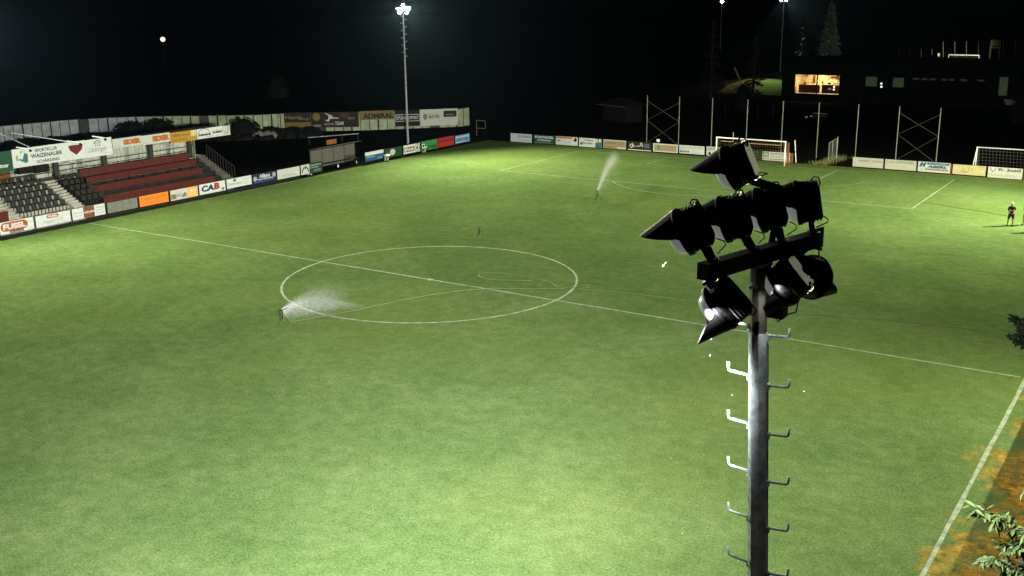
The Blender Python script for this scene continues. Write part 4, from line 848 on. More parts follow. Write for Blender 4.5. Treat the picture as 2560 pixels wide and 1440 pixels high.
for s_ in (-1, 1): mb = MB(); mb.tube([(s_*hw, 0, 0), (s_*hw, 0, 2.5)], .10, 8); mb.build('goal_post', M_white, root)
mb = MB(); mb.tube([(-hw, 0, 2.5), (hw, 0, 2.5)], .13, 8); mb.build('crossbar', mat('crossbar_white', (.85,.87,.84), .5), root)
mb = MB(); net_grid(mb, ((-hw, 1, 2.4), (hw, 1, 2.4), (hw, 1.8, 0), (-hw, 1.8, 0)), 20, 6, .02); no = mb.build('net', M_net2, root); no['kind'] = 'stuff'
mb = MB(); mb.add([(q.x-60, 232.3, 0), (q2.x+60, 232.3, 0), (q2.x+60, 242, q.z-2.5), (q.x-60, 242, q.z-2.5), (q2.x+60, 320, q.z-2.5), (q.x-60, 320, q.z-2.5)], [(0,1,2,3), (3,2,4,5)]); struct(mb.build('raised_bank', mat('rough_bank_grass', (.010, .007, .004), 1.0, 0, .5, .5, spec=0.0)))
# corner pole and gate
p, q = gz(1990, 406), gd(1985, 347, 104)
mb = MB(); h_ = 2.3; mb.tube([(0,0,0), (-.25,0,h_)], .05, 8); o = mb.build('leaning_post', M_white); o.location = (p.x, p.y, 0); tag(o, 'thin white leaning post right of the goal', 'post')
mb = MB(); mb.tube([(-.12, 0, 1.02), (-.138, 0, 1.16)], .058, 8); mb.build('black_band', M_black, o)
pa, pb = gz(2070, 405), gz(2090, 399)
ga = empty('wire_gate', (pa.x, pa.y, 0), 'open grey tube gate of wire mesh standing right of the goal', 'gate')
dv = Vector((pb.x-pa.x, pb.y-pa.y, 0))
mb = MB()
for a_, b_ in (((0,0,.1), (0,0,2.0)), (tuple(dv+Vector((0,0,.1))), tuple(dv+Vector((0,0,2.25)))), ((0,0,2.0), tuple(dv+Vector((0,0,2.25)))), ((0,0,.1), tuple(dv+Vector((0,0,.1)))), (tuple(dv*.45+Vector((0,0,.1))), tuple(dv*.45+Vector((0,0,2.1))))): mb.tube([a_, b_], .03, 6)
mb.build('gate_frame', M_pole, ga)
mb = MB(); net_grid(mb, ((0,0,.1), dv+Vector((0,0,.1)), dv+Vector((0,0,2.2)), (0,0,2.0)), 12, 9, .008); no = mb.build('wire_mesh', M_pole, ga); no['kind'] = 'stuff'
mb = MB(); mb.tube([dv*1.06, dv*1.06+Vector((0,0,2.4))], .045, 6); mb.build('gate_post', M_pole, ga)
mb = MB()
for _ in range(500):
    c = pa.lerp(pb, rnd.uniform(-1.2, 1.8)) + Vector((rnd.gauss(0,.5), rnd.gauss(0,.5), 0)); h_ = rnd.uniform(.15, .5); a = rnd.uniform(0, 6.28); dx = Vector((math.cos(a), math.sin(a), 0))
    mb.add([(c.x-dx.x*.03, c.y-dx.y*.03, 0), (c.x+dx.x*.03, c.y+dx.y*.03, 0), (c.x+dx.y*.15, c.y-dx.x*.15, h_)], [(0,1,2)])
o = mb.build('tall_grass', mat('dry_tall_grass', (.14, .15, .06), .9, 0, .3, 3)); tag(o, 'tuft of pale tall grass round the foot of the wire gate', 'grass', kind='stuff')

# ball-stop fence
YN = 61.5
bf = empty('ball_stop_fence', (0, YN, 0), 'row of nine tall thin poles with crossed braces behind the far boards', 'fence')
pxs = [(1619, 237), (1699.5, 241), (1782, 246), (1870, 250), (1959, 254), (2049, 257), (2147.5, 261), (2250, 263.5), (2353, 267)]
tops = [gy(*q, YN) for q in pxs]; hz = sum(t.z for t in tops)/9
for t in tops:
    mb = MB(); mb.tube([(t.x, 0, 0), (t.x, 0, hz)], .045, 8); mb.build('net_pole', mat('pole_grey_paint', (.24, .23, .20), .6, .1, .3, 2), bf)
M_brace = mat('brace_wire', (.10, .085, .07), .6, .1, .3, 2)
for i in (0, 7):
    a, b_ = tops[i].x, tops[i+1].x
    for z0, z1 in ((.35, 3.0), (3.0, 5.2)):
        mb = MB(); mb.tube([(a, 0, z1), (b_, 0, z0)], .022, 6); mb.build('brace', M_brace, bf)
        mb = MB(); mb.tube([(a, .05, z0), (b_, .05, z1)], .016, 6); mb.build('brace', M_brace, bf)
p = gy(1645.5, 351, 58.2); mb = MB(); mb.box((-.19, -.02, -.14), (.19, .02, .14)); mb.box((-.02, .021, -p.z), (.02, .05, .1)); o = mb.build('small_sign', M_white); o.location = p; tag(o, 'tiny white plate on a stake above the faded yellow-brown board', 'sign')
# dim ground clutter behind the far boards
for px_, py_, sx, lab in ((2016, 294, .8, 'left one of two small pale stones on the dark ground behind the poles'), (2028, 292, .7, 'right one of two small pale stones on the dark ground behind the poles')):
    p = gz(px_, py_); mb = MB(); mb.rings([superring(0, .28*sx, .22*sx, 2.3, 10), superring(.15, .22*sx, .16*sx, 2.2, 10), superring(.2, .08, .06, 2, 10)]); mb.v = [(x, z_, y) for x, y, z_ in mb.v]; o = mb.build('stone', M_white); o.location = p; tag(o, lab, 'stone')
p = gz(2050, 297); root = empty('picnic_table', (p.x, p.y, 0), 'pale picnic table in the dark behind the sixth tall pole', 'table')
mb = MB(); mb.box((-1.0, -.4, .72), (1.0, .4, .78)); mb.build('tabletop', mat('pale_table_wood', (.38,.38,.33), .6), root)
for s_ in (-1, 1):
    mb = MB(); mb.box((s_*.8-.05, -.35, 0), (s_*.8+.05, .35, .72)); mb.build('leg', M_rail, root); mb = MB(); mb.box((-1.0, s_*.75-.13, .42), (1.0, s_*.75+.13, .46)); mb.build('bench_plank', mat('dim_table_wood', (.12,.12,.10), .6), root)
p = gz(1203, 340); root = empty('small_goal', (p.x, p.y, 0), 'small empty tube frame on legs in the dark between the corner boards', 'goal frame')
dx = Vector((.84, .55, 0)); mb = MB(); A_, B_ = -dx*.55, dx*.55
for a_, b_ in ((A_, A_+Vector((0,0,2.0))), (B_+Vector((0,0,.95)), B_+Vector((0,0,1.9))), (A_+Vector((0,0,2.0)), B_+Vector((0,0,1.9))), (A_+Vector((0,0,1.0)), B_+Vector((0,0,.95)))): mb.tube([a_, b_], .035, 6)
mb.build('tube_frame', mat('dim_olive_tube', (.14,.13,.09), .6), root)

# hut with hipped roof
p = gz(1556, 303); root = empty('garden_hut', (p.x, p.y, 0), 'dark hut with a low hipped roof in the dark left of the tall poles', 'hut')
root.rotation_euler[2] = -.35
mb = MB(); mb.box((-2.3, -1.6, 0), (2.3, 1.6, 2.3)); mb.build('wall', mat('hut_dark_wood', (.006,.005,.004), .8, 0, .3, 3), root)
mb = MB(); mb.add([(-3,-2.2,2.3),(3,-2.2,2.3),(3,2.2,2.3),(-3,2.2,2.3),(-.9,0,3.3),(.9,0,3.3)], [(0,1,5,4),(1,2,5),(2,3,4,5),(3,0,4),(3,2,1,0)]); mb.build('roof', mat('hut_roof', (.008,.007,.006), .8, 0, .3, 3), root)
mb = MB(); mb.box((-3,-2.24,2.26), (3,-2.2,2.34)); mb.build('gutter', mat('gutter_dim', (.12,.10,.08), .6), root)
for px_, lab in ((1537, 'left one of two small tables in the dark before the hut'), (1575, 'right one of two small tables in the dark before the hut')):
    p = gz(px_, 299); r2 = empty('garden_table', (p.x, p.y, 0), lab, 'table', 'tables before the hut')
    mb = MB(); mb.box((-.8,-.4,.7), (.8,.4,.75)); mb.build('tabletop', mat('dim_table_wood', (.12,.12,.10), .6), r2); mb = MB(); mb.box((-.6,-.05,0), (-.5,.05,.7)); mb.build('leg', M_rail, r2); mb = MB(); mb.box((.5,-.05,0), (.6,.05,.7)); mb.build('leg', M_rail, r2)

# ------------------------------------------------------------------ clubhouse
YC = 122.0
cl, cr = gy(1955, 200, YC), gy(2545, 200, YC); CT = gy(2250, 142, YC+14.2).z-.25
cb = empty('clubhouse', ((cl.x+cr.x)/2, YC, 0), 'long flat-roofed dark clubhouse with one warm lit window', 'building')
co = Vector(((cl.x+cr.x)/2, YC, 0))
M_cw = mat('dark_render_wall', (.006, .006, .0055), 1.0, 0, .3, 1, spec=0.0)
holes = [((1988, 185), (2097, 238), 'lit'), ((2164, 191), (2192, 217), 'g'), ((2232, 193.5), (2259, 219.5), 'g'), ((2499, 192), (2517, 240), 'g')]
for a_, b_ in ((2281, 2298), (2303, 2318), (2323, 2341), (2353, 2367), (2371, 2386), (2399, 2418), (2443, 2461)): holes.append(((a_, 194+(a_-2281)*.026), (b_, 200.5+(a_-2281)*.026), 'v'))
H = []
for a_, b_, t in holes:
    p, q = gy(*a_, YC), gy(*b_, YC); H.append((p.x-co.x, q.x-co.x, q.z, p.z, t))
xs = sorted({cl.x-co.x, cr.x-co.x, *[h[0] for h in H], *[h[1] for h in H]})
mb = MB()
for xa, xb in zip(xs[:-1], xs[1:]):
    hs = sorted([(h[2], h[3]) for h in H if h[0] <= xa+1e-6 and h[1] >= xb-1e-6]); z = 0.0
    for z0, z1 in hs + [(CT, CT)]:
        if z0-z > .01: mb.box((xa, 0, z), (xb, .3, z0))
        z = z1
mb.build('front_wall', M_cw, cb)
wd = cr.x-cl.x
mb = MB(); mb.box((-wd/2, .3, 0), (-wd/2+.3, 14, CT)); mb.box((wd/2-.3, .3, 0), (wd/2, 14, CT)); mb.box((-wd/2+.3, 13.7, 0), (wd/2-.3, 14, CT)); mb.build('outer_wall', M_cw, cb)
mb = MB(); mb.box((-wd/2-.2, -.25, CT), (wd/2+.2, 14.2, CT+.25)); mb.build('roof', mat('black_roof_felt', (.003,.003,.003), 1.0, 0, .3, 1, spec=0.0), cb)
M_pane = mat('window_glass_painted_glow', (.06, .075, .05), .25, 0, .35, .8, emit=(.30, .42, .20), estr=.065)  # faint green glow stands in for the lit pitch reflected in the panes
M_vent = mat('dim_reddish_glass', (.08, .07, .06), .4, 0, .5, 1.2, emit=(.35, .27, .22), estr=.05)
for x0, x1, z0, z1, t in H:
    if t == 'lit': continue
    mb = MB(); mb.box((x0+.02, .12, z0+.02), (x1-.02, .15, z1-.02)); wo = mb.build('window', M_pane if t == 'g' else M_vent, cb)
    mb = MB()
    for a_ in ((x0, z0, x1, z0+.06), (x0, z1-.06, x1, z1), (x0, z0+.06, x0+.06, z1-.06), (x1-.06, z0+.06, x1, z1-.06)): mb.box((a_[0], .05, a_[1]), (a_[2], .115, a_[3]))
    mb.build('frame', M_rail, wo)
x0, x1, z0, z1, _ = H[0]
room_z = z0+(z1-z0)*.0
M_room = mat('warm_room_wall', (.50, .37, .18), .8, 0, .6, 2.6); M_roomd = mat('dark_cabinet_wood', (.05, .025, .010), .6, 0, .4, 2)
mb = MB(); mb.box((x0-.5, 5.0, z0-.6), (x1+.5, 5.1, z1+.6)); mb.build('room_back_wall', M_room, cb)
mb = MB(); mb.box((x0-.5, .31, z0-.7), (x1+.5, 5.0, z0-.6)); mb.build('room_floor', M_roomd, cb)
mb = MB(); mb.box((x0-.5, .31, z1+.6), (x1+.5, 5.0, z1+.7)); mb.build('room_ceiling', M_room, cb)
mb = MB(); mb.box((x0-.6, .31, z0-.6), (x0-.5, 5, z1+.6)); mb.box((x1+.5, .31, z0-.6), (x1+.6, 5, z1+.6)); mb.build('room_side_wall', M_room, cb)
ww, wh = x1-x0, z1-z0
wo = empty('window', (0, 0, 0)); wo.parent = cb
mb = MB(); mb.box((x0+ww*.485, .04, z0), (x0+ww*.51, .14, z1)); mb.build('mullion', M_rail, wo)
mb = MB()
for a_ in ((x0, z0, x1, z0+.07), (x0, z1-.07, x1, z1), (x0, z0+.07, x0+.07, z1-.07), (x1-.07, z0+.07, x1, z1-.07)): mb.box((a_[0], .05, a_[1]), (a_[2], .12, a_[3]))
mb.build('frame', M_rail, wo)
for nm, a_, mt, yd in (('counter', (.0, .0, .47, .40), M_roomd, 2.2), ('counter', (.52, .0, 1.0, .42), M_roomd, 2.2), ('counter_top', (0, .40, .47, .44), M_room, 2.1), ('counter_top', (.52, .42, 1.0, .46), M_room, 2.1),
                       ('coat_figure', (.245, .46, .30, .88), M_roomd, 3.6), ('wall_cabinet', (.55, .84, .76, .98), mat('mid_wood', (.22,.09,.03), .6), 4.2), ('shelf', (.74, .66, .93, .72), M_roomd, 4.4), ('shelf_items', (.78, .72, .86, .78), M_roomd, 4.4),
                       ('till', (.64, .46, .71, .56), M_roomd, 2.3), ('bowl', (.10, .44, .15, .52), M_roomd, 2.3), ('tray', (.76, .48, .90, .53), mat('mid_wood', (.22,.09,.03), .6), 2.3), ('wall_picture', (.05, .78, .08, .98), mat('mid_wood', (.22,.09,.03), .6), 4.8), ('paper_note', (.66, .2, .73, .28), M_white, 2.15), ('bottle_row', (.5, .48, .53, .6), M_roomd, 2.5)):
    mb = MB(); mb.box((x0+ww*a_[0]-.0, yd, z0+wh*a_[1]), (x0+ww*a_[2], yd+.25, z0+wh*a_[3])); mb.build(nm, mt, cb)
mb = MB(); mb.box((x0+ww*.955, 1.2, z0+wh*.42), (x0+ww*.985, 1.35, z0+wh*.98)); mb.build('light_tube', mat('lit_tube', (.9,.8,.6), .5, 0, .05, 2, emit=(1, .86, .6), estr=1.6), cb)
for px_, zf in ((.8, .36), (.8, .22)):
    mb = MB(); mb.tube([(x0+ww*px_, 2.05, z0+wh*zf-.1), (x0+ww*px_, 2.05, z0+wh*zf+.1)], .12, 8); mb.build('small_lamp', mat('small_lamp_lit', (.9,.85,.7), .5, 0, .05, 2, emit=(1,.9,.7), estr=2.0), cb)
ld = bpy.data.lights.new('room_lamp', 'AREA'); ld.energy = 900; ld.size = 4; ld.size_y = 1.2; ld.shape = 'RECTANGLE'; ld.color = (1, .84, .52)
lo = bpy.data.objects.new('room_lamp', ld); COL.objects.link(lo); lo.location = co + Vector(((x0+x1)/2, 2.6, z1+.5))
# wall lamps
for py_ in (209, 217):
    p = gy(2203, py_, YC-.2) - co; mb = MB(); mb.tube([p+Vector((0,.18,0)), p], .16, 10); mb.build('wall_lamp', mat('wall_lamp_lit', (.9,.95,.9), .5, 0, .02, 2, emit=(.95,1,.97), estr=1.0), cb)
# side steps
for k in range(5):
    p = gy(2545-k*1.5, 262-k*3.0, YC-3.0+k*.3) - co; mb = MB(); mb.box((p.x-1.6, -3.0+k*.3, max(0.02, p.z-.08)), (p.x, -2.7+k*.3, max(.1, p.z))); mb.build('side_step', mat('pale_step_edge', (.45,.45,.33), .8), cb)
# far posts over the roof
def post_row(name, pts_, dep, label, r_=.06):
    q0 = gd(*pts_[0][:2], dep); root = empty(name, (q0.x, q0.y, 0), label, 'fence')
    for px_, ya, yb in pts_:
        a_ = gd(px_, ya, dep); b_ = gd(px_, yb+6, dep); mb = MB(); mb.tube([a_-root.location, b_-root.location], r_, 6); mb.build('post', mat('far_post', (.26,.21,.17), .7), root)
    return root
post_row('training_fence', [(2247, 122, 141), (2274, 122, 141), (2303, 122, 141), (2330, 122, 131)], 285, 'row of four short fence posts above the clubhouse roof')
post_row('ball_stop_fence', [(2358, 104, 140), (2387, 104, 140), (2416, 103, 140), (2446, 104, 136), (2508, 105, 143), (2538, 105, 143)], 285, 'row of tall net posts beyond the training goal', .08)
p = gd(2487, 140, 270); root = empty('lookout_tower', (p.x, p.y, p.z), 'tall railed lookout stand above the right end of the clubhouse roof', 'tower')
M_tw = mat('dim_tower_tube', (.12, .095, .075), .7)
mb = MB()
for sx in (-1.2, 1.0):
    for sy in (-.6, .6): mb.tube([(sx, sy, -1), (sx*.95, sy, 4.0)], .06, 6)
mb.build('tower_leg', M_tw, root)
mb = MB(); mb.box((-1.3, -.8, 2.0), (1.2, .8, 2.1)); mb.build('platform', M_tw, root)
mb = MB(); net_grid(mb, ((-1.0,-.8,2.6), (1.0,-.8,2.6), (1.0,-.8,4.0), (-1.0,-.8,4.0)), 7, 6, .05); mb.build('railing_mesh', M_tw, root)
p = gd(2347, 137, 284); mb = MB(); mb.box((-.25,-.2,-.4), (.25,.2,.35)); mb.box((-.3,-.25,.35), (.3,.25,.42)); o = mb.build('meter_box', M_white); o.location = p; tag(o, 'small pale box above the clubhouse roof left of the training goal', 'box')

# street lamp in the dark at upper left
p = gd(407, 98, 250); root = empty('street_lamp', (p.x, p.y, 0), 'lone warm street lamp glowing in the black upper left', 'street lamp')
mb = MB(); mb.tube([(0,0,0), (0,0,p.z-.5)], .08, 8); mb.build('lamp_post', M_rail, root)
mb = MB(); mb.rings([[(r_*math.cos(R(30*i)), r_*math.sin(R(30*i)), p.z+z_) for i in range(12)] for z_, r_ in ((-.55,.2),(-.4,.45),(0,.6),(.35,.45),(.5,.15))]); mb.build('lamp_globe', mat('warm_globe_lit', (.9,.8,.7), .5, 0, .05, 2, emit=(1, .80, .62), estr=1.5), root)

# ------------------------------------------------------------------ far trees
def conifer(px_, pytop, dep, ht, rad, label, seed, mt, n=1500):
    t = gd(px_, pytop, dep); rn = random.Random(seed); root = empty('conifer_tree', (t.x, t.y, t.z-ht), label, 'tree')
    mb = MB(); mb.tube([(0,0,0), (0,0,ht*.5), (0,0,ht)], [.25,.16,.03], 7); mb.build('trunk', M_rail, root)
    mb = MB()
    for k in range(int(n/14)):
        h_ = rn.random()**.8; z = ht*(1-h_*.9); a = rn.uniform(0, 6.28); L_ = rad*(h_**.85)*rn.uniform(.65, 1.15)+.15
        for j in range(14):
            f_ = rn.uniform(.25, 1); s_ = rn.uniform(.12, .26)*(1.2-.4*f_)
            c = Vector((math.cos(a)*L_*f_+rn.gauss(0,.12), math.sin(a)*L_*f_+rn.gauss(0,.12), z-.35*L_*f_*f_+rn.gauss(0,.07)))
            d = Vector((math.cos(a)+rn.gauss(0,.4), math.sin(a)+rn.gauss(0,.4), -.25+rn.gauss(0,.25))).normalized()*s_*1.6; b_ = d.orthogonal().normalized()*s_*.5
            mb.add([c-d*.5, c+b_, c+d, c-b_], [(0,1,2,3)])
    mb.build('crown', mt, root); return root
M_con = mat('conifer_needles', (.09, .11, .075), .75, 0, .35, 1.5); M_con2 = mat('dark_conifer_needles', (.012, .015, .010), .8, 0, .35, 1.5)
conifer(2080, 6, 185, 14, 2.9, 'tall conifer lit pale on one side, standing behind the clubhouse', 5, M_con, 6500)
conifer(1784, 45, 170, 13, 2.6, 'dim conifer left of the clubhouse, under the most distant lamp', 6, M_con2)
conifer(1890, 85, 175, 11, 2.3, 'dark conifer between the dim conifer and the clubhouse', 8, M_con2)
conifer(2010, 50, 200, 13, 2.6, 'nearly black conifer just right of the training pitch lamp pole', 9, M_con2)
bush(1858, 238, 1.6, 2.4, 'dark shrub standing before the lit strip of training pitch left of the clubhouse', 160)
p0, p1 = gd(1852, 205, 158), gd(1836, 168, 158); mb = MB(); mb.tube([p0-p0, p1-p0], .13, 7); o = mb.build('tree_stump', mat('pale_bark', (.16,.15,.12), .8)); o.location = p0; tag(o, 'thin pale leaning stump above the dark shrub left of the clubhouse', 'tree stump')
root = empty('wire_fence', gd(1895, 235, 152), 'low post fence before the lit strip of training pitch', 'fence'); root.location.z = 0
for px_ in (1815, 1870, 1896, 1935):
    q = gd(px_, 236+(px_-1870)*.06, 152); mb = MB(); mb.tube([(q.x-root.location.x, q.y-root.location.y, 0), (q.x-root.location.x, q.y-root.location.y, 1.6)], .06, 6); mb.build('post', M_rail, root)
p = gd(2556, 252, 140); bush(2556, 255, 1.5, 2.2, 'dark shrub at the right edge beside the clubhouse steps', 140)
sh = bush(695, 215, 2.4, 2.2, 'barely visible shrub in the black above the fence', 190, n=160); sh.location.z = gd(695, 215, 190).z-2.0

# ------------------------------------------------------------------ sprinklers, sprays, hoses
M_spr = mat('sprinkler_metal', (.02, .022, .015), .5, .4, .3, 5)
def sprinkler(px_, py_, h, label, head_px):
    p = gz(px_, py_); root = empty('sprinkler', (p.x, p.y, 0), label, 'sprinkler', 'sprinklers on the pitch')
    for a in (.5, 2.6, 4.7): mb = MB(); mb.tube([(0,0,h*.8), (math.cos(a)*h*.55, math.sin(a)*h*.4, 0)], .016, 6); mb.build('leg', M_spr, root)
    mb = MB(); mb.tube([(0,0,h*.3), (0,0,h)], .03, 8); mb.build('riser', M_spr, root)
    q = gd(*head_px, (Vector((p.x,p.y,h))-CP).dot(FW)); d = Vector((q.x-p.x, q.y-p.y, 0)); d = d.normalized() if d.length > .01 else RT
    mb = MB(); mb.tube([(-d.x*.2, -d.y*.2, h-.05), (0,0,h), (d.x*.35, d.y*.35, h+.15)], [.03,.03,.015], 8); mb.build('nozzle', M_spr, root)
    return p
M_water = mat('water_droplets', (.45, .47, .47), .3, 0, .03, 2)
def spray(p, h, end, rise, n, label, s0, s1, mist=.4, size=.018, fan=0.0, seed=1, pw=1.0):
    rn = random.Random(seed); a = Vector((p.x, p.y, h)); mb = MB(); e = Vector(end); side = (e-a).cross(Vector((0,0,1))).normalized()
    for _ in range(n):
        t = rn.random()**pw
        sp = s0+(s1-s0)*t; c = a.lerp(e, t); c.z += rise*4*t*(1-t)*.5
        c += side*rn.gauss(0, sp*(1+fan)) + Vector((0,0,1))*rn.gauss(0, sp)
        if rn.random() < mist: c.z -= abs(rn.gauss(0, 1))*(.25+1.1*t)*h; c += side*rn.gauss(0, sp*1.5)
        if c.z < .02: c.z = rn.uniform(.02, .2)
        s_ = size*rn.uniform(.5, 1.3)
        vv = [c+Vector((rn.gauss(0,1), rn.gauss(0,1), rn.gauss(0,1))).normalized()*s_ for _ in range(4)]
        mb.add(vv, [(0,1,2),(0,2,3),(0,3,1),(1,3,2)])
    o = mb.build('water_spray', M_water); tag(o, label, 'water spray', kind='stuff'); return o
p1 = sprinkler(708, 808, .75, 'tripod sprinkler spraying near the left end of the centre circle', (720, 775))
spray(p1, .8, gd(855, 745, 61.5), 0.5, 60000, 'white mist of water thrown by the sprinkler at the centre circle', .015, .55, .6, .0058, .3, 2, 1.2)
p2 = sprinkler(1494, 503, .9, 'tripod sprinkler throwing a tall jet in the far half of the pitch', (1497, 486))
spray(p2, .9, gd(1538, 392, 101), 0.8, 40000, 'narrow tall jet of water from the far half sprinkler', .04, .30, .22, .0078, 0, 3, .8)
p3 = sprinkler(1199, 594, .75, 'idle dark sprinkler standing alone beyond the centre circle', (1199, 578))
M_hose = mat('pale_yellow_hose', (.10, .115, .05), .6, 0, .2, 3)
def hose(pts_, label, r_=.014):
    P = [gz(*q, .03) for q in pts_]; Q = []
    for i in range(len(P)-1):
        a_, b_ = P[max(0,i-1)], P[min(len(P)-1,i+2)]
        for k in range(6):
            t = k/6; p, q = P[i], P[i+1]; m0, m1 = (q-a_)*.5, (b_-p)*.5
            Q.append(p*(2*t**3-3*t**2+1)+m0*(t**3-2*t**2+t)+q*(-2*t**3+3*t**2)+m1*(t**3-t**2))
    Q.append(P[-1]); o0 = Q[0].copy(); mb = MB(); mb.tube([q-o0 for q in Q], r_, 6); o = mb.build('hose', M_hose, smooth=True); o.location = o0; tag(o, label, 'hose'); return o
hose([(722, 806), (800, 792), (875, 778), (960, 760), (1060, 740), (1150, 727), (1235, 721), (1330, 722), (1410, 722)], 'straight pale hose across the centre circle from the spraying sprinkler')
hose([(1395, 719), (1370, 704), (1310, 690), (1245, 682), (1205, 683), (1197, 689), (1215, 697), (1260, 700), (1330, 702)], 'looped pale hose lying in the right half of the centre circle')
hose([(1400, 721), (1430, 717), (1465, 713), (1471, 718), (1450, 722), (1520, 728), (1640, 741), (1760, 756), (1900, 772), (2060, 786), (2200, 796), (2350, 812), (2450, 824), (2535, 838)], 'long pale hose running from the centre circle to the right edge')
hose([(2060, 465.5), (2100, 464), (2140, 460), (2160, 456)], 'short curved hose in the far penalty area right of the near lamps', .018)
hose([(2297, 504), (2350, 512), (2410, 522), (2470, 531), (2516, 539)], 'thin hose running from the penalty area to the standing person', .016)

# ------------------------------------------------------------------ people
M_skin = mat('skin', (.16, .09, .055), .6, 0, .1, 6); M_shirt = mat('black_shirt_cloth', (.008, .008, .010), .8, 0, .3, 8); M_short = mat('dark_grey_shorts', (.022, .022, .020), .8, 0, .3, 8); M_cap = mat('white_cap_cloth', (.40, .41, .39), .7, 0, .05, 8); M_shoe = mat('black_shoe', (.008,.008,.008), .5)
def skin(name, joints, edges, mt, par, root=0, sub=2):
    me = bpy.data.meshes.new(name); me.from_pydata([j[:3] for j in joints], edges, []); o = link(name, me, par); me.materials.append(mt)
    md = o.modifiers.new('skin', 'SKIN'); sv = me.skin_vertices[0].data
    for i, j in enumerate(joints):
        r_ = j[3]; sv[i].radius = (r_, j[4] if len(j) > 4 else r_); sv[i].use_root = (i == root)
    md.use_smooth_shade = True
    s_ = o.modifiers.new('sub', 'SUBSURF'); s_.levels = sub; s_.render_levels = sub
    return o
def person(loc, rz, label, cap=True):
    root = empty('person', loc, label, 'person', None, rz)
    J = [(0,.0,.95,.15,.11), (0,.01,1.12,.135,.10), (0,.015,1.32,.16,.11), (0,.01,1.45,.10,.08), (0,-.01,1.52,.055), (0,-.02,1.60,.075,.085), (0,-.02,1.70,.085,.10), (0,-.02,1.775,.05,.06),
         (.10,0,.90,.095), (.15,-.01,.50,.062), (.15,.0,.46,.06), (.17,.02,.10,.042), (.17,-.05,.045,.045), (.18,-.15,.035,.035),
         (-.10,0,.90,.095), (-.17,-.01,.50,.062), (-.17,0,.46,.06), (-.20,.02,.10,.042), (-.20,-.05,.045,.045), (-.22,-.15,.035,.035),
         (.19,.01,1.42,.062), (.25,-.02,1.16,.048), (.20,-.12,1.14,.042), (-.06,-.19,1.19,.033), (-.12,-.17,1.22,.035),
         (-.19,.01,1.42,.062), (-.25,-.02,1.16,.048), (-.20,-.14,1.13,.042), (.06,-.22,1.22,.033), (.12,-.20,1.24,.035)]
    E_ = [(0,1),(1,2),(2,3),(3,4),(4,5),(5,6),(6,7),(0,8),(8,9),(9,10),(10,11),(11,12),(12,13),(0,14),(14,15),(15,16),(16,17),(17,18),(18,19),(3,20),(20,21),(21,22),(22,23),(23,24),(3,25),(25,26),(26,27),(27,28),(28,29)]
    for hb, sg in ((24, -1), (29, 1)):
        hx, hy, hz_ = J[hb][:3]
        for k, (dz, l) in enumerate(((.03,.07), (.012,.085), (-.006,.08), (-.024,.065))):
            J.append((hx+sg*l*.6, hy+.02, hz_+dz, .0095)); J.append((hx+sg*l, hy+.05, hz_+dz-.008, .008)); E_ += [(hb, len(J)-2), (len(J)-2, len(J)-1)]
        J.append((hx+sg*.02, hy-.03, hz_+.055, .010)); E_.append((hb, len(J)-1))
    skin('body', J, E_, M_skin, root, 0, 1)
    S = [(0,.0,.93,.17,.13), (0,.01,1.12,.155,.12), (0,.015,1.32,.18,.13), (0,.01,1.44,.12,.10), (.20,.01,1.42,.078), (.245,-.015,1.22,.066), (-.20,.01,1.42,.078), (-.245,-.015,1.22,.066)]
    skin('shirt', S, [(0,1),(1,2),(2,3),(3,4),(4,5),(3,6),(6,7)], M_shirt, root)
    S = [(0,0,.96,.165,.125), (.10,0,.86,.118), (.15,-.01,.54,.095), (-.10,0,.86,.118), (-.17,-.01,.54,.095)]
    skin('shorts', S, [(0,1),(1,2),(0,3),(3,4)], M_short, root)
    for s_, x in ((1,.175), (-1,-.21)):
        mb = MB(); mb.rings([superring(-.19, .045, .03, 3, 12), superring(-.1, .055, .04, 3, 12), superring(.08, .05, .05, 3, 12), superring(.10, .03, .03, 3, 12)]); mb.v = [(q[0]+x, q[1]-.02, q[2]+.05) for q in mb.v]; mb.build('shoe', M_shoe, root)
    mb = MB(); mb.rings([[(r_*math.cos(R(30*i)), -.02+r_*1.15*math.sin(R(30*i)), z) for i in range(12)] for z, r_ in ((1.70,.098),(1.76,.096),(1.81,.07),(1.83,.03))]); ho = mb.build('cap' if cap else 'hair', M_cap if cap else M_shoe, root, smooth=True)
    if cap: mb = MB(); mb.box((-.07,-.25,1.70), (.07,-.10,1.715)); mb.build('cap_peak', M_cap, ho)
    mb = MB(); mb.box((-.012,-.128,1.625), (.012,-.10,1.665)); mb.build('nose', M_skin, root)
    for s_ in (-1,1): mb = MB(); mb.tube([(s_*.032,-.113,1.672), (s_*.032,-.108,1.672)], .011, 6); mb.build('eye', M_shoe, root)
    mb = MB(); mb.box((-.025,-.112,1.588), (.025,-.105,1.596)); mb.build('mouth', M_brown, root)
    return root
p = gz(2525, 565); tocam = math.atan2(CP.y-p.y, CP.x-p.x)+math.pi/2
person((p.x, p.y, 0), tocam+.2, 'person in black shirt, dark shorts and white cap standing with folded arms on pitch')
q = gz(2564, 563); person((q.x, q.y, 0), tocam-.3, 'person in dark clothes cut off by the right edge of the picture', False)
q = gz(2592, 580); person((q.x, q.y, 0), tocam-.1, 'person outside the right edge whose shadow falls on the pitch', False)

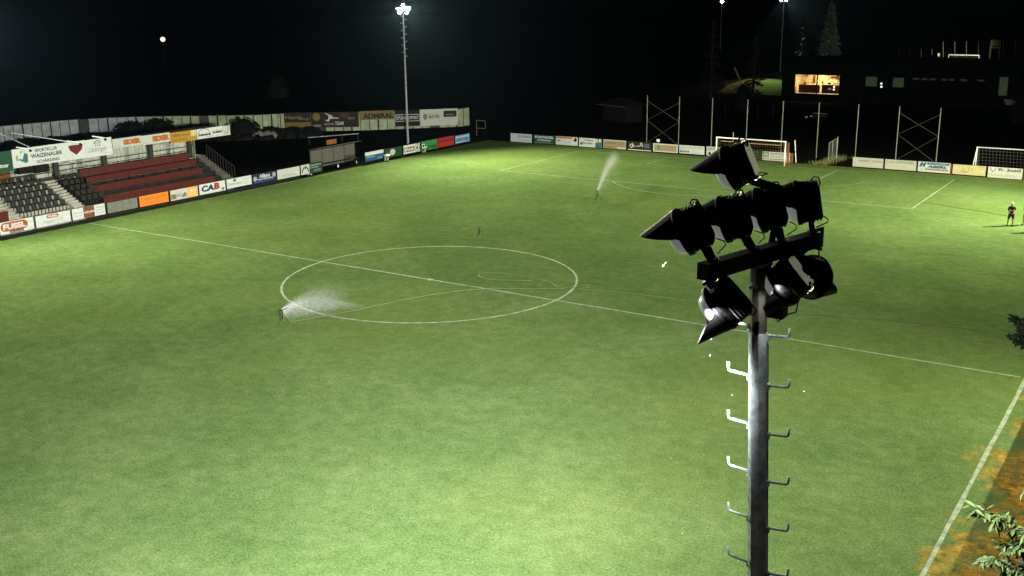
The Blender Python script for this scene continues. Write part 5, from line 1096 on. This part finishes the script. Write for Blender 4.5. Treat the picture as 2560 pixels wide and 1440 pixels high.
# ------------------------------------------------------------------ near tree
tr = empty('broadleaf_tree', (41.2, -33.5, 0), 'leafy tree with long drooping leaves entering at the lower right', 'tree'); TO = Vector((41.2, -33.5, 0))
M_bark = mat('tree_bark', (.06,.045,.03), .9, 0, .4, 4); M_leaf = mat('long_green_leaf', (.065, .105, .028), .55, 0, .3, 5, spec=.2)
mb = MB(); mb.tube([(0,0,0), (-.1,.1,3), (.05,.05,6), (-.1,0,9.5), (-.25,-.1,13)], [.26,.21,.17,.10,.03], 9); mb.build('trunk', M_bark, tr, smooth=True)
rt = random.Random(11)
def leaf_mesh(L_, W_, bend):
    mb = MB(); n = 5
    for i in range(n+1):
        t = i/n; w2 = W_*math.sin(math.pi*min(.98, t*.93+.05))**.8; z = -bend*t*t*L_
        mb.v += [(-w2, L_*t, z+.12*w2), (0, L_*t, z-.15*w2), (w2, L_*t, z+.12*w2)]
    for i in range(n):
        for j in range(2): mb.f.append((3*i+j, 3*i+j+1, 3*i+j+4, 3*i+j+3))
    return mb.mesh('leaf', M_leaf)
LM = [leaf_mesh(.135, .019, .35), leaf_mesh(.12, .017, .6), leaf_mesh(.15, .021, .2), leaf_mesh(.105, .016, .8)]
NLEAF = [0]; rest = MB()
def leaf(p, d, par=tr):
    d = Vector(d).normalized(); x = d.cross(Vector((0,0,1)))
    x = x.normalized() if x.length > .05 else Vector((1,0,0)); z = x.cross(d)
    ro = Matrix.Rotation(rt.uniform(-.9, .9), 4, d); sc = rt.uniform(.75, 1.25)
    M = T(*(Vector(p)-TO)) @ ro @ frame((0,0,0), x*sc, d*sc, z*sc); me = rt.choice(LM)
    if NLEAF[0] < 290: link('leaf', me, par, M); NLEAF[0] += 1
    else: rest.add([M @ v.co for v in me.vertices], [tuple(q.vertices) for q in me.polygons])
def spray_leaves(a, b_, n, droop=.8, along0=.15):
    """a twig from a to b carrying drooping leaves"""
    a, b_ = Vector(a), Vector(b_); d = (b_-a).normalized()
    mb = MB(); mid = a.lerp(b_, .5)+Vector((0,0,.08)); mb.tube([a-TO, mid-TO, b_-TO], [.016,.011,.005], 5); mb.build('twig', M_bark, tr)
    for i in range(n):
        t = along0+(1-along0)*rt.random(); p = a.lerp(mid, t*2) if t < .5 else mid.lerp(b_, t*2-1)
        if i % 7 == 0: hub = p+Vector((rt.gauss(0,.045), rt.gauss(0,.045), rt.gauss(0,.035))); hd = rt.uniform(0, 6.28)
        an = hd + (i % 7)*.9; q = Vector((math.cos(an), math.sin(an), 0))
        leaf(hub+Vector((rt.gauss(0,.012), rt.gauss(0,.012), rt.gauss(0,.012))), d*rt.uniform(.1,.7)+q*rt.uniform(.5,1.1)+Vector((0,0,-droop*rt.uniform(-.1,1.2))))
DT = 13.5
hub1 = gd(2575, 1345, DT+.3)
# visible sprays at the lower right, nearest first
spray_leaves(gd(2500, 1315, DT), gd(2432, 1280, DT-.1), 62); spray_leaves(gd(2560, 1340, DT+.1), gd(2490, 1300, DT), 46)
spray_leaves(gd(2470, 1300, DT), gd(2440, 1255, DT), 16, .2)
spray_leaves(gd(2530, 1418, DT), gd(2450, 1405, DT-.1), 56); spray_leaves(gd(2575, 1400, DT), gd(2520, 1370, DT), 60); spray_leaves(gd(2580, 1430, DT), gd(2510, 1425, DT), 60)
spray_leaves(gd(2580, 1350, DT), gd(2540, 1325, DT), 60); spray_leaves(gd(2580, 1380, DT), gd(2545, 1372, DT+.1), 70)
spray_leaves(gd(2585, 1448, DT), gd(2540, 1446, DT+.1), 70); spray_leaves(gd(2578, 1240, DT+.2), gd(2556, 1228, DT+.2), 4)
for a_ in (hub1,):
    mb = MB(); b0 = TO+Vector((0,.05,6.3)); mb.tube([b0-TO, b0.lerp(a_, .5)-TO+Vector((0,0,.25)), a_-TO], [.09,.06,.03], 7); mb.build('branch', M_bark, tr, smooth=True)
# the rest of the crown, off to the right
for k in range(34):
    a = rt.uniform(0, 6.28); rr_ = rt.uniform(.8, 2.6); z = rt.uniform(4.5, 11.5); c = TO+Vector((math.cos(a)*rr_*.9+.35, math.sin(a)*rr_, z))
    for i in range(34): leaf(c+Vector((rt.gauss(0,.35), rt.gauss(0,.35), rt.gauss(0,.3))), (rt.gauss(0,1), rt.gauss(0,1), -.5+rt.gauss(0,.5)))
o = rest.build('foliage', M_leaf, tr); o['kind'] = 'stuff'
# second, dark tree at the right edge
t2p = gd(2640, 840, 21); t2 = empty('broadleaf_tree', (t2p.x, t2p.y, 0), 'dark leafy branch tip at the right edge, above the near touchline', 'tree')
mb = MB(); mb.tube([(0,0,0), (.1,0,5), (0,.1,t2p.z+1.0)], [.2,.15,.04], 8); mb.build('trunk', M_bark, t2)
M_leaf2 = mat('very_dark_leaf', (.003, .0045, .002), .9, 0, .4, 3, spec=0.0); mb = MB(); r2 = random.Random(4)
for px_, py_, rx in ((2532, 797, .10), (2548, 805, .13), (2556, 822, .11), (2530, 842, .09), (2545, 848, .13), (2558, 858, .14), (2566, 835, .2), (2590, 830, .35), (2610, 850, .4), (2640, 830, .5), (2600, 800, .3)):
    c = gd(px_, py_, 21)-Vector((t2p.x, t2p.y, 0)); leaf_cloud(mb, c, rx, rx, rx*.8, int(500*rx), .055, r2, .2)
mb.build('foliage', M_leaf2, t2)
for a_, b_ in (((2640, 850), (2530, 846)), ((2640, 830), (2532, 800))):
    mb = MB(); c0 = Vector((t2p.x, t2p.y, 0)); mb.tube([gd(*a_, 21)-c0, gd(*b_, 21)-c0], [.02,.006], 5); mb.build('branch', M_bark, t2)

sh_ = empty('added_shade_shelter', (37.95, -17.5, 0), 'long low shelter added outside the right edge of the picture to shade the touchline', 'shelter')  # added out of view to throw shade over the touchline strip
mb = MB(); mb.box((1.2, -14, 0), (1.3, 14, 3.0)); mb.build('back_wall', M_rail, sh_)
mb = MB(); mb.box((-.9, -14, 3.0), (1.4, 14, 3.1)); mb.build('roof', M_rail, sh_)
for y in (-13.9, -7, 0, 7, 13.9): mb = MB(); mb.box((-.85, y-.04, 0), (-.77, y+.04, 3.0)); mb.build('post', M_rail, sh_)
mb = MB(); mb.box((.5, -13, .42), (1.0, 13, .48)); mb.box((.7, -12.8, 0), (.8, -12.7, .42)); mb.box((.7, 12.7, 0), (.8, 12.8, .42)); mb.build('bench_seat', M_brown, sh_)

# ------------------------------------------------------------------ insects in the lamp light
mb = MB(); mb.tube([(0,-.012,0), (0,0,.001), (0,.014,0)], [.002,.004,.0025], 6); ins_b = mb.mesh('insect', M_white)
mb = MB(); mb.add([(0,0,.003), (.016,.008,.006), (.020,-.004,.006), (.004,-.008,.003), (-.016,.008,.006), (-.020,-.004,.006), (-.004,-.008,.003)], [(0,1,2,3), (0,6,5,4)]); ins_w = mb.mesh('wings', M_white)
for px_, py_, dp in ((1663, 657, 9.3), (1658, 664, 9.35), (1778, 848, 9.4), (1775, 888, 9.6), (1677, 1145, 10), (1830, 988, 9.8), (1706, 1333, 10.2), (1845, 1402, 9.9), (2010, 978, 10.2)):
    o = link('insect', ins_b); o.location = gd(px_, py_, dp+4.5); o.scale = (.36, .36, .36); o.rotation_euler = (random.random()*3, random.random()*3, random.random()*3); tag(o, 'tiny pale insect flying in the lamp light near the close floodlight pole', 'insect', 'insects in the lamp light'); link('wings', ins_w, o)

# ------------------------------------------------------------------ night air
HAZE = 0.000008
if HAZE > 0:
    mb = MB(); mb.box((-330, -90, -1.1), (170, 420, 22)); o = mb.build('haze', MATS['white_paint']); o.data.materials.clear()
    HM = bpy.data.materials.new('night_haze'); HM.use_nodes = True; nt = HM.node_tree; nt.nodes.remove(nt.nodes['Principled BSDF'])
    pv = nt.nodes.new('ShaderNodeVolumePrincipled'); pv.inputs['Color'].default_value = (.38, .62, 1, 1); pv.inputs['Density'].default_value = HAZE; pv.inputs['Anisotropy'].default_value = 0.78
    nt.links.new(pv.outputs[0], nt.nodes['Material Output'].inputs['Volume']); o.data.materials.append(HM); o['kind'] = 'stuff'; o['label'] = 'thin night haze catching the floodlight beams'
